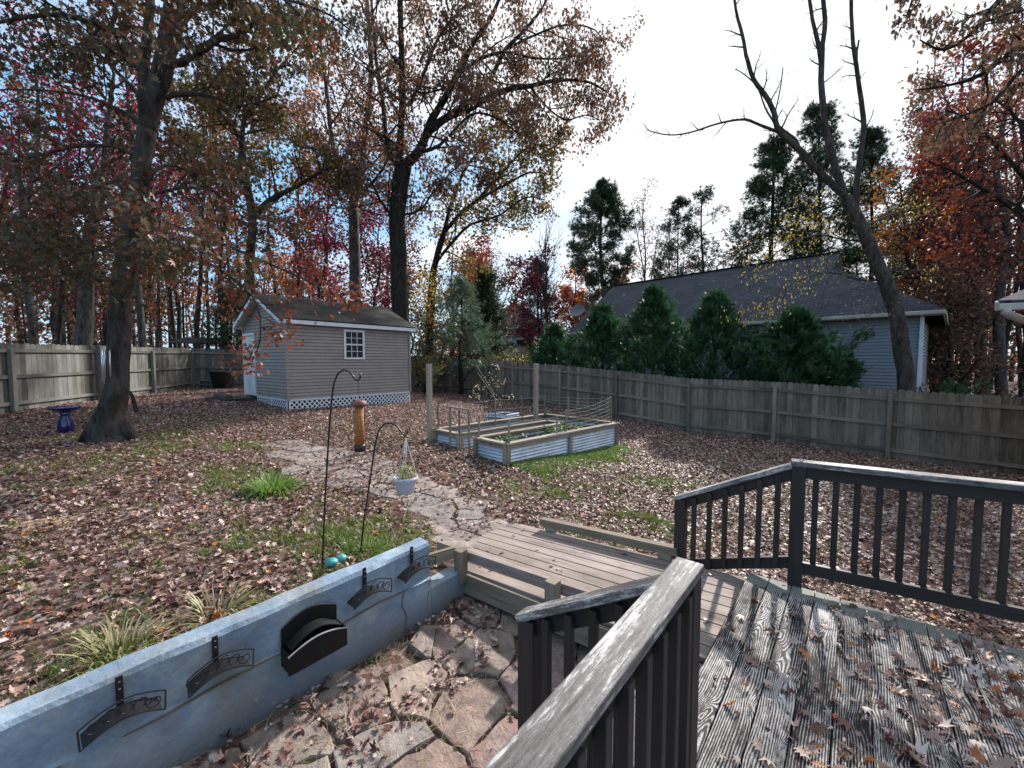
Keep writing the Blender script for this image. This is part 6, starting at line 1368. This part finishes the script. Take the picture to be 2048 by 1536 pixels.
GR = [((300, 1010), .9, .6), ((600, 1070), .8, .65), ((110, 1150), .9, .6), ((430, 960), .8, .5), ((80, 950), 1.2, .4), ((1500, 960), .9, .35), ((1180, 1040), .8, .5), ((350, 900), 1.2, .4), ((560, 1190), 1.1, .85), ((330, 1150), 1.2, .8), ((180, 1290), .9, .8), ((700, 1090), .9, .85), ((60, 1250), .8, .7), ((420, 1040), .9, .5), ((200, 1080), .8, .35), ((700, 870), 1.0, .25), ((260, 880), 1.2, .5), ((480, 890), .9, .3), ((1060, 950), .55, 1.0), ((1120, 930), .6, 1.0), ((1200, 915), .5, .9), ((990, 900), .3, .7), ((1260, 1050), .7, .8), ((1350, 1070), .5, .9), ((1100, 990), .8, .55), ((1300, 960), 1.2, .4), ((900, 1010), .6, .4), ((1170, 1000), .8, .45), ((1440, 1000), .9, .3), ((640, 1160), .6, .9), ((470, 1250), .7, .8)]
GRw = []
for (px, py), r, a_ in GR:
    q = atZ(px, py, 1.8)
    for _ in range(8): q = atZ(px, py, float(gdrop(q.x, q.y)))
    GRw.append((q.x, q.y, r, a_))
_vg = [nr.uniform(0, 1, (128, 128)) for _ in range(3)]
def vnoise(x, y, f, k=0):
    u = x * f + 40; v = y * f + 40; i = np.floor(u).astype(int) % 127; j = np.floor(v).astype(int) % 127; a = u - np.floor(u); b = v - np.floor(v); a = a * a * (3 - 2 * a); b = b * b * (3 - 2 * b); G_ = _vg[k]
    return (G_[i, j] * (1 - a) + G_[i + 1, j] * a) * (1 - b) + (G_[i, j + 1] * (1 - a) + G_[i + 1, j + 1] * a) * b
def grassiness(x, y):
    g = np.zeros_like(x)
    for gx, gy, r, a_ in GRw: g = np.maximum(g, a_ * np.exp(-((x - gx) ** 2 + (y - gy) ** 2) / (r * r)))
    nz = .5 * vnoise(x, y, 1.3) + .3 * vnoise(x, y, 3.1, 1) + .2 * vnoise(x, y, 7.7, 2); nz = np.clip((nz - .32) / .36, 0, 1)
    return np.clip(g * (.12 + .95 * nz) + .22 * nz * (y < 11), 0, 1)
def pathfac(x, y):
    best = np.full_like(x, 9.)
    for (x0, y0, w0), (x1, y1, w1) in zip(PC[:-1], PC[1:]):
        dx, dy = x1 - x0, y1 - y0; t_ = np.clip(((x - x0) * dx + (y - y0) * dy) / (dx * dx + dy * dy), 0, 1); best = np.minimum(best, np.hypot(x - x0 - dx * t_, y - y0 - dy * t_) / (w0 + (w1 - w0) * t_))
    return best
def litter():
    x, y = sample(760000, -13.7, 14, 1.2, 23.6); k = keepmask(x, y); x, y = x[k], y[k]
    g = grassiness(x, y); pf = pathfac(x, y); cl = np.clip((.6 * vnoise(x, y, 1.1, 1) + .4 * vnoise(x, y, 4.3, 2) - .25) / .5, 0, 1)
    pr = (1 - .80 * g) * (.62 + .38 * cl) * np.where(pf < 1, .07 + .30 * cl, 1); k = nr.uniform(0, 1, len(x)) < pr; x, y = x[k], y[k]
    z = E - gdrop(x, y) + nr.uniform(.005, .045, len(x)); z += np.where(pathfac(x, y) < .95, .012, 0)
    tint = np.clip(nr.beta(1.6, 1.7, len(x)) * .93, 0, 1); tint = np.where(nr.uniform(0, 1, len(x)) < .02, 1.0, tint)
    near = y < 7.5; S = nr.uniform(.014, .038, len(x)); S = S * np.where(nr.uniform(0, 1, len(x)) < .12, 1.5, 1); keepn = nr.uniform(0, 1, len(x)) < np.where(y > 12, .75, 1.0); x, y, z, tint, near, S = x[keepn], y[keepn], z[keepn], tint[keepn], near[keepn], S[keepn]
    pos = np.stack([x, y, z], 1)
    big = near & (nr.uniform(0, 1, len(x)) < .35); S = np.where(near, S * 1.0, S); 
    for m, tp, nm in ((big, T_MAPLE + T_OAK + T_CURL, 'fallen_leaves'), (near & ~big, T_SIX, 'fallen_leaves'), (~near, T_DIA, 'fallen_leaves')):
        o = cloud(nm, pos[m], S[m] * (1.15 if nm and tp is not T_DIA else 1.0), tint[m], tp, rot_ground(int(m.sum()), .55), L['litter']); o['kind'] = 'stuff'
        o['label'] = 'brown and tan fallen leaves covering the whole lawn'; o['category'] = 'leaves'
    # outside the fences
    x, y = sample(60000, -30, 30, 4, 42); k = ~keepmask(x, y) & ~blocked(x, y); r_, l_, b_ = inside_yard(x, y); ins = keepmask(x, y); k &= ~ins & ((y > 19) | (np.abs(x) > 9)); 
    hs_ = (x - 7) ** 2 + (y - 16) ** 2; x, y = x[k], y[k]; pos = np.stack([x, y, E - gdrop(x, y) + .02], 1)
    o = cloud('fallen_leaves', pos, nr.uniform(.06, .12, len(x)), nr.beta(1.4, 2.2, len(x)) * .9, T_DIA, rot_ground(len(x), .5), L['litter']); tag(o, 'brown leaves on the ground of the wood beyond the fences', 'leaves', kind='stuff')
    # patio, ramp and deck leaves
    pos = []; 
    for _ in range(5200):
        n_ = rng.uniform(-3, 1.9); d_ = rng.uniform(-.2, 2.19)
        w_ = float(np.clip((vnoise(np.array([n_]), np.array([d_]), 2.6, 0)[0] - .45) * 3 + (.7 if d_ > 1.85 else .25 if d_ > 1.5 else -.25), .04, 1))
        if rng.random() > w_: continue
        p_ = ND(n_, d_, 2.115 - rng.random() * .012); pos.append(tuple(p_))
    o = cloud('fallen_leaves', np.array(pos), nr.uniform(.016, .045, len(pos)), np.clip(nr.beta(1.5, 1.9, len(pos)), 0, 1), T_MAPLE + T_OAK + T_CURL, rot_ground(len(pos), .5), L['litter']); tag(o, 'curled dry leaves on the lower flagstones beside the blue wall', 'leaves', kind='stuff')
    pos = []
    for _ in range(24): n_ = rng.uniform(1.0, 2.1); d_ = rng.uniform(.25, 2.6); p_ = ND(n_, d_, ramp_z(d_) - .012); pos.append(tuple(p_))
    o = cloud('fallen_leaves', np.array(pos), nr.uniform(.022, .045, len(pos)), nr.uniform(.2, .9, len(pos)), T_MAPLE + T_OAK, rot_ground(len(pos), .4), L['litter']); tag(o, 'few small dry leaves lying on the ramp boards', 'leaves', kind='stuff')
    pos = []; sz = []
    for _ in range(1500):
        px = rng.uniform(1425, 2300); py = rng.uniform(1170, 1640)
        q = atZ(px, py, 1.72); n_, d_ = toND(q.x, q.y)
        if n_ > 2.1 or n_ < .06 and d_ > -.1 or d_ > .1: continue
        w_ = .12 + .75 * max(0, min(1, (px - 1450 + (py - 1200) * .3) / 500)) * (1 if py < 1420 else .75)
        if rng.random() > w_ * .95: continue
        pos.append((q.x, q.y, E - 1.72 + .012 + rng.random() * .01)); sz.append(rng.uniform(.02, .062) if rng.random() < .5 else rng.uniform(.014, .03))
    o = cloud('fallen_leaves', np.array(pos), np.array(sz), np.where(nr.uniform(0, 1, len(pos)) < .06, 1.0, nr.uniform(.12, .95, len(pos))), T_OAK + T_CURL + T_MAPLE + T_OAK + T_CURL, rot_ground(len(pos), .75), L['litter']); tag(o, 'curled dry oak and maple leaves lying on the deck boards', 'leaves', kind='stuff')
litter()
def grass():
    x, y = sample(420000, -13, 12, 1.2, 18); k = keepmask(x, y); x, y = x[k], y[k]; g = grassiness(x, y); pf = pathfac(x, y)
    k = nr.uniform(0, 1, len(x)) < np.where(pf < .95, .02, g ** 1.3 * .75); x, y, g = x[k], y[k], g[k]
    pos = np.stack([x, y, E - gdrop(x, y) - .005], 1); R = rot_ground(len(x), .25)
    o = cloud('grass', pos, nr.uniform(.05, .10, len(x)) * (.65 + .6 * g), np.clip(nr.normal(.45, .25, len(x)), 0, 1), T_BLADE, R, L['grass']); tag(o, 'short green grass showing between the fallen leaves', 'grass', kind='stuff')
    # lush strip along the sunny side of the bed
    n = 4200; s_ = nr.uniform(.0, 3.6, n); t_ = -np.abs(nr.normal(0, .30, n)) - .03
    q = np.stack([A0b.x + .719 * s_ - .695 * t_, A0b.y + .695 * s_ + .719 * t_], 1); pos = np.stack([q[:, 0], q[:, 1], E - gdrop(q[:, 0], q[:, 1])], 1)
    o = cloud('grass', pos, nr.uniform(.04, .09, n), nr.uniform(0, .8, n), T_BLADE, rot_ground(n, .25), L['lush']); tag(o, 'bright green grass along the sunny side of the raised bed', 'grass', kind='stuff')
    pos = []
    for _ in range(5200):
        n_ = rng.uniform(-3, 1.6); d_ = rng.uniform(-.1, 2.19); pos.append(tuple(ND(n_, d_, 2.118 + rng.random() * .02)))
    TS = [(np.array([(-.02, -1, 0), (.02, -1, 0), (.02, 0, .08), (-.02, 0, .08), (0, 1, -.05)], np.float32), np.array([(0, 1, 2), (0, 2, 3), (3, 2, 4)], np.int32))]
    o = cloud('dead_grass', np.array(pos), nr.uniform(.02, .07, len(pos)), nr.uniform(0, 1, len(pos)), TS, rot_ground(len(pos), .25), L['pale']); tag(o, 'dead straw and debris on the lower flagstones', 'straw', kind='stuff')
    # weeds and straw between the lower flagstones
    pos = []
    for _ in range(520): n_ = rng.uniform(-3, 1.6); d_ = rng.uniform(-.1, 2.15); c_ = ND(n_, d_, 2.15); pos.append(tuple(c_))
    o = cloud('grass', np.array(pos), nr.uniform(.03, .06, len(pos)), nr.uniform(0, .7, len(pos)), T_BLADE, rot_ground(len(pos), .4), L['grass']); tag(o, 'sparse weeds growing in the joints of the lower flagstones', 'weeds', kind='stuff')
grass()
def clump(label, x, y, r, h, n, mat, k=1.6, bw=1.0):
    c = thing('grass_clump', label, 'grass clump', gp(x, y)); a_ = nr.uniform(0, 6.283, n); rr = np.sqrt(nr.uniform(0, 1, n)) * r * .45
    T = [(np.array([(-.022, 0, 0), (.022, 0, 0), (.02, .45, .05), (-.02, .45, .05), (.014, .78, .2), (-.014, .78, .2), (0, .88, .48)], np.float32), np.array([(0, 1, 2), (0, 2, 3), (3, 2, 4), (3, 4, 5), (5, 4, 6)], np.int32))]
    pos = np.stack([x + np.cos(a_) * rr, y + np.sin(a_) * rr, np.full(n, gz(x, y) - .01)], 1); l_ = np.abs(nr.normal(.55, .35, n)) * k
    d = np.stack([np.cos(a_) * l_, np.sin(a_) * l_, np.ones(n)], 1); d /= np.linalg.norm(d, axis=1, keepdims=True)
    s = np.stack([-np.sin(a_), np.cos(a_), np.zeros(n)], 1); z = np.cross(s, d); R = np.stack([s, d, z], -1)
    cloud('blades', pos, nr.uniform(.6, 1.1, n) * h, np.clip(nr.normal(.5, .28, n), 0, 1), T, R, mat, c)
for (px, py), g0, r, h, n, mt, lb in (((545, 985), 1.75, .40, .30, 560, 'lush', 'lush bright green grass clump on the lawn left of stone path'), ((232, 1310), 1.67, .22, .24, 170, 'pale', 'pale straw coloured spiky clump behind the blue wall, nearer the camera'), ((432, 1235), 1.68, .20, .24, 160, 'pale', 'pale straw coloured spiky clump behind the blue wall, farther from the camera'), ((200, 915), 1.5, .2, .13, 120, 'grass', 'small green tuft at the foot of the big maple'), ((455, 902), 1.6, .14, .14, 120, 'lush', 'tiny bright green tuft among leaves left of the path'), ((735, 1110), 1.72, .2, .16, 160, 'lush', 'small bright weed clump just behind the blue wall by the hook')):
    q = atZ(px, py, g0)
    for _ in range(6): q = atZ(px, py, float(gdrop(q.x, q.y)))
    clump(lb, q.x, q.y, r, h, n, L[mt], 2.6 if mt == 'pale' else 1.6)
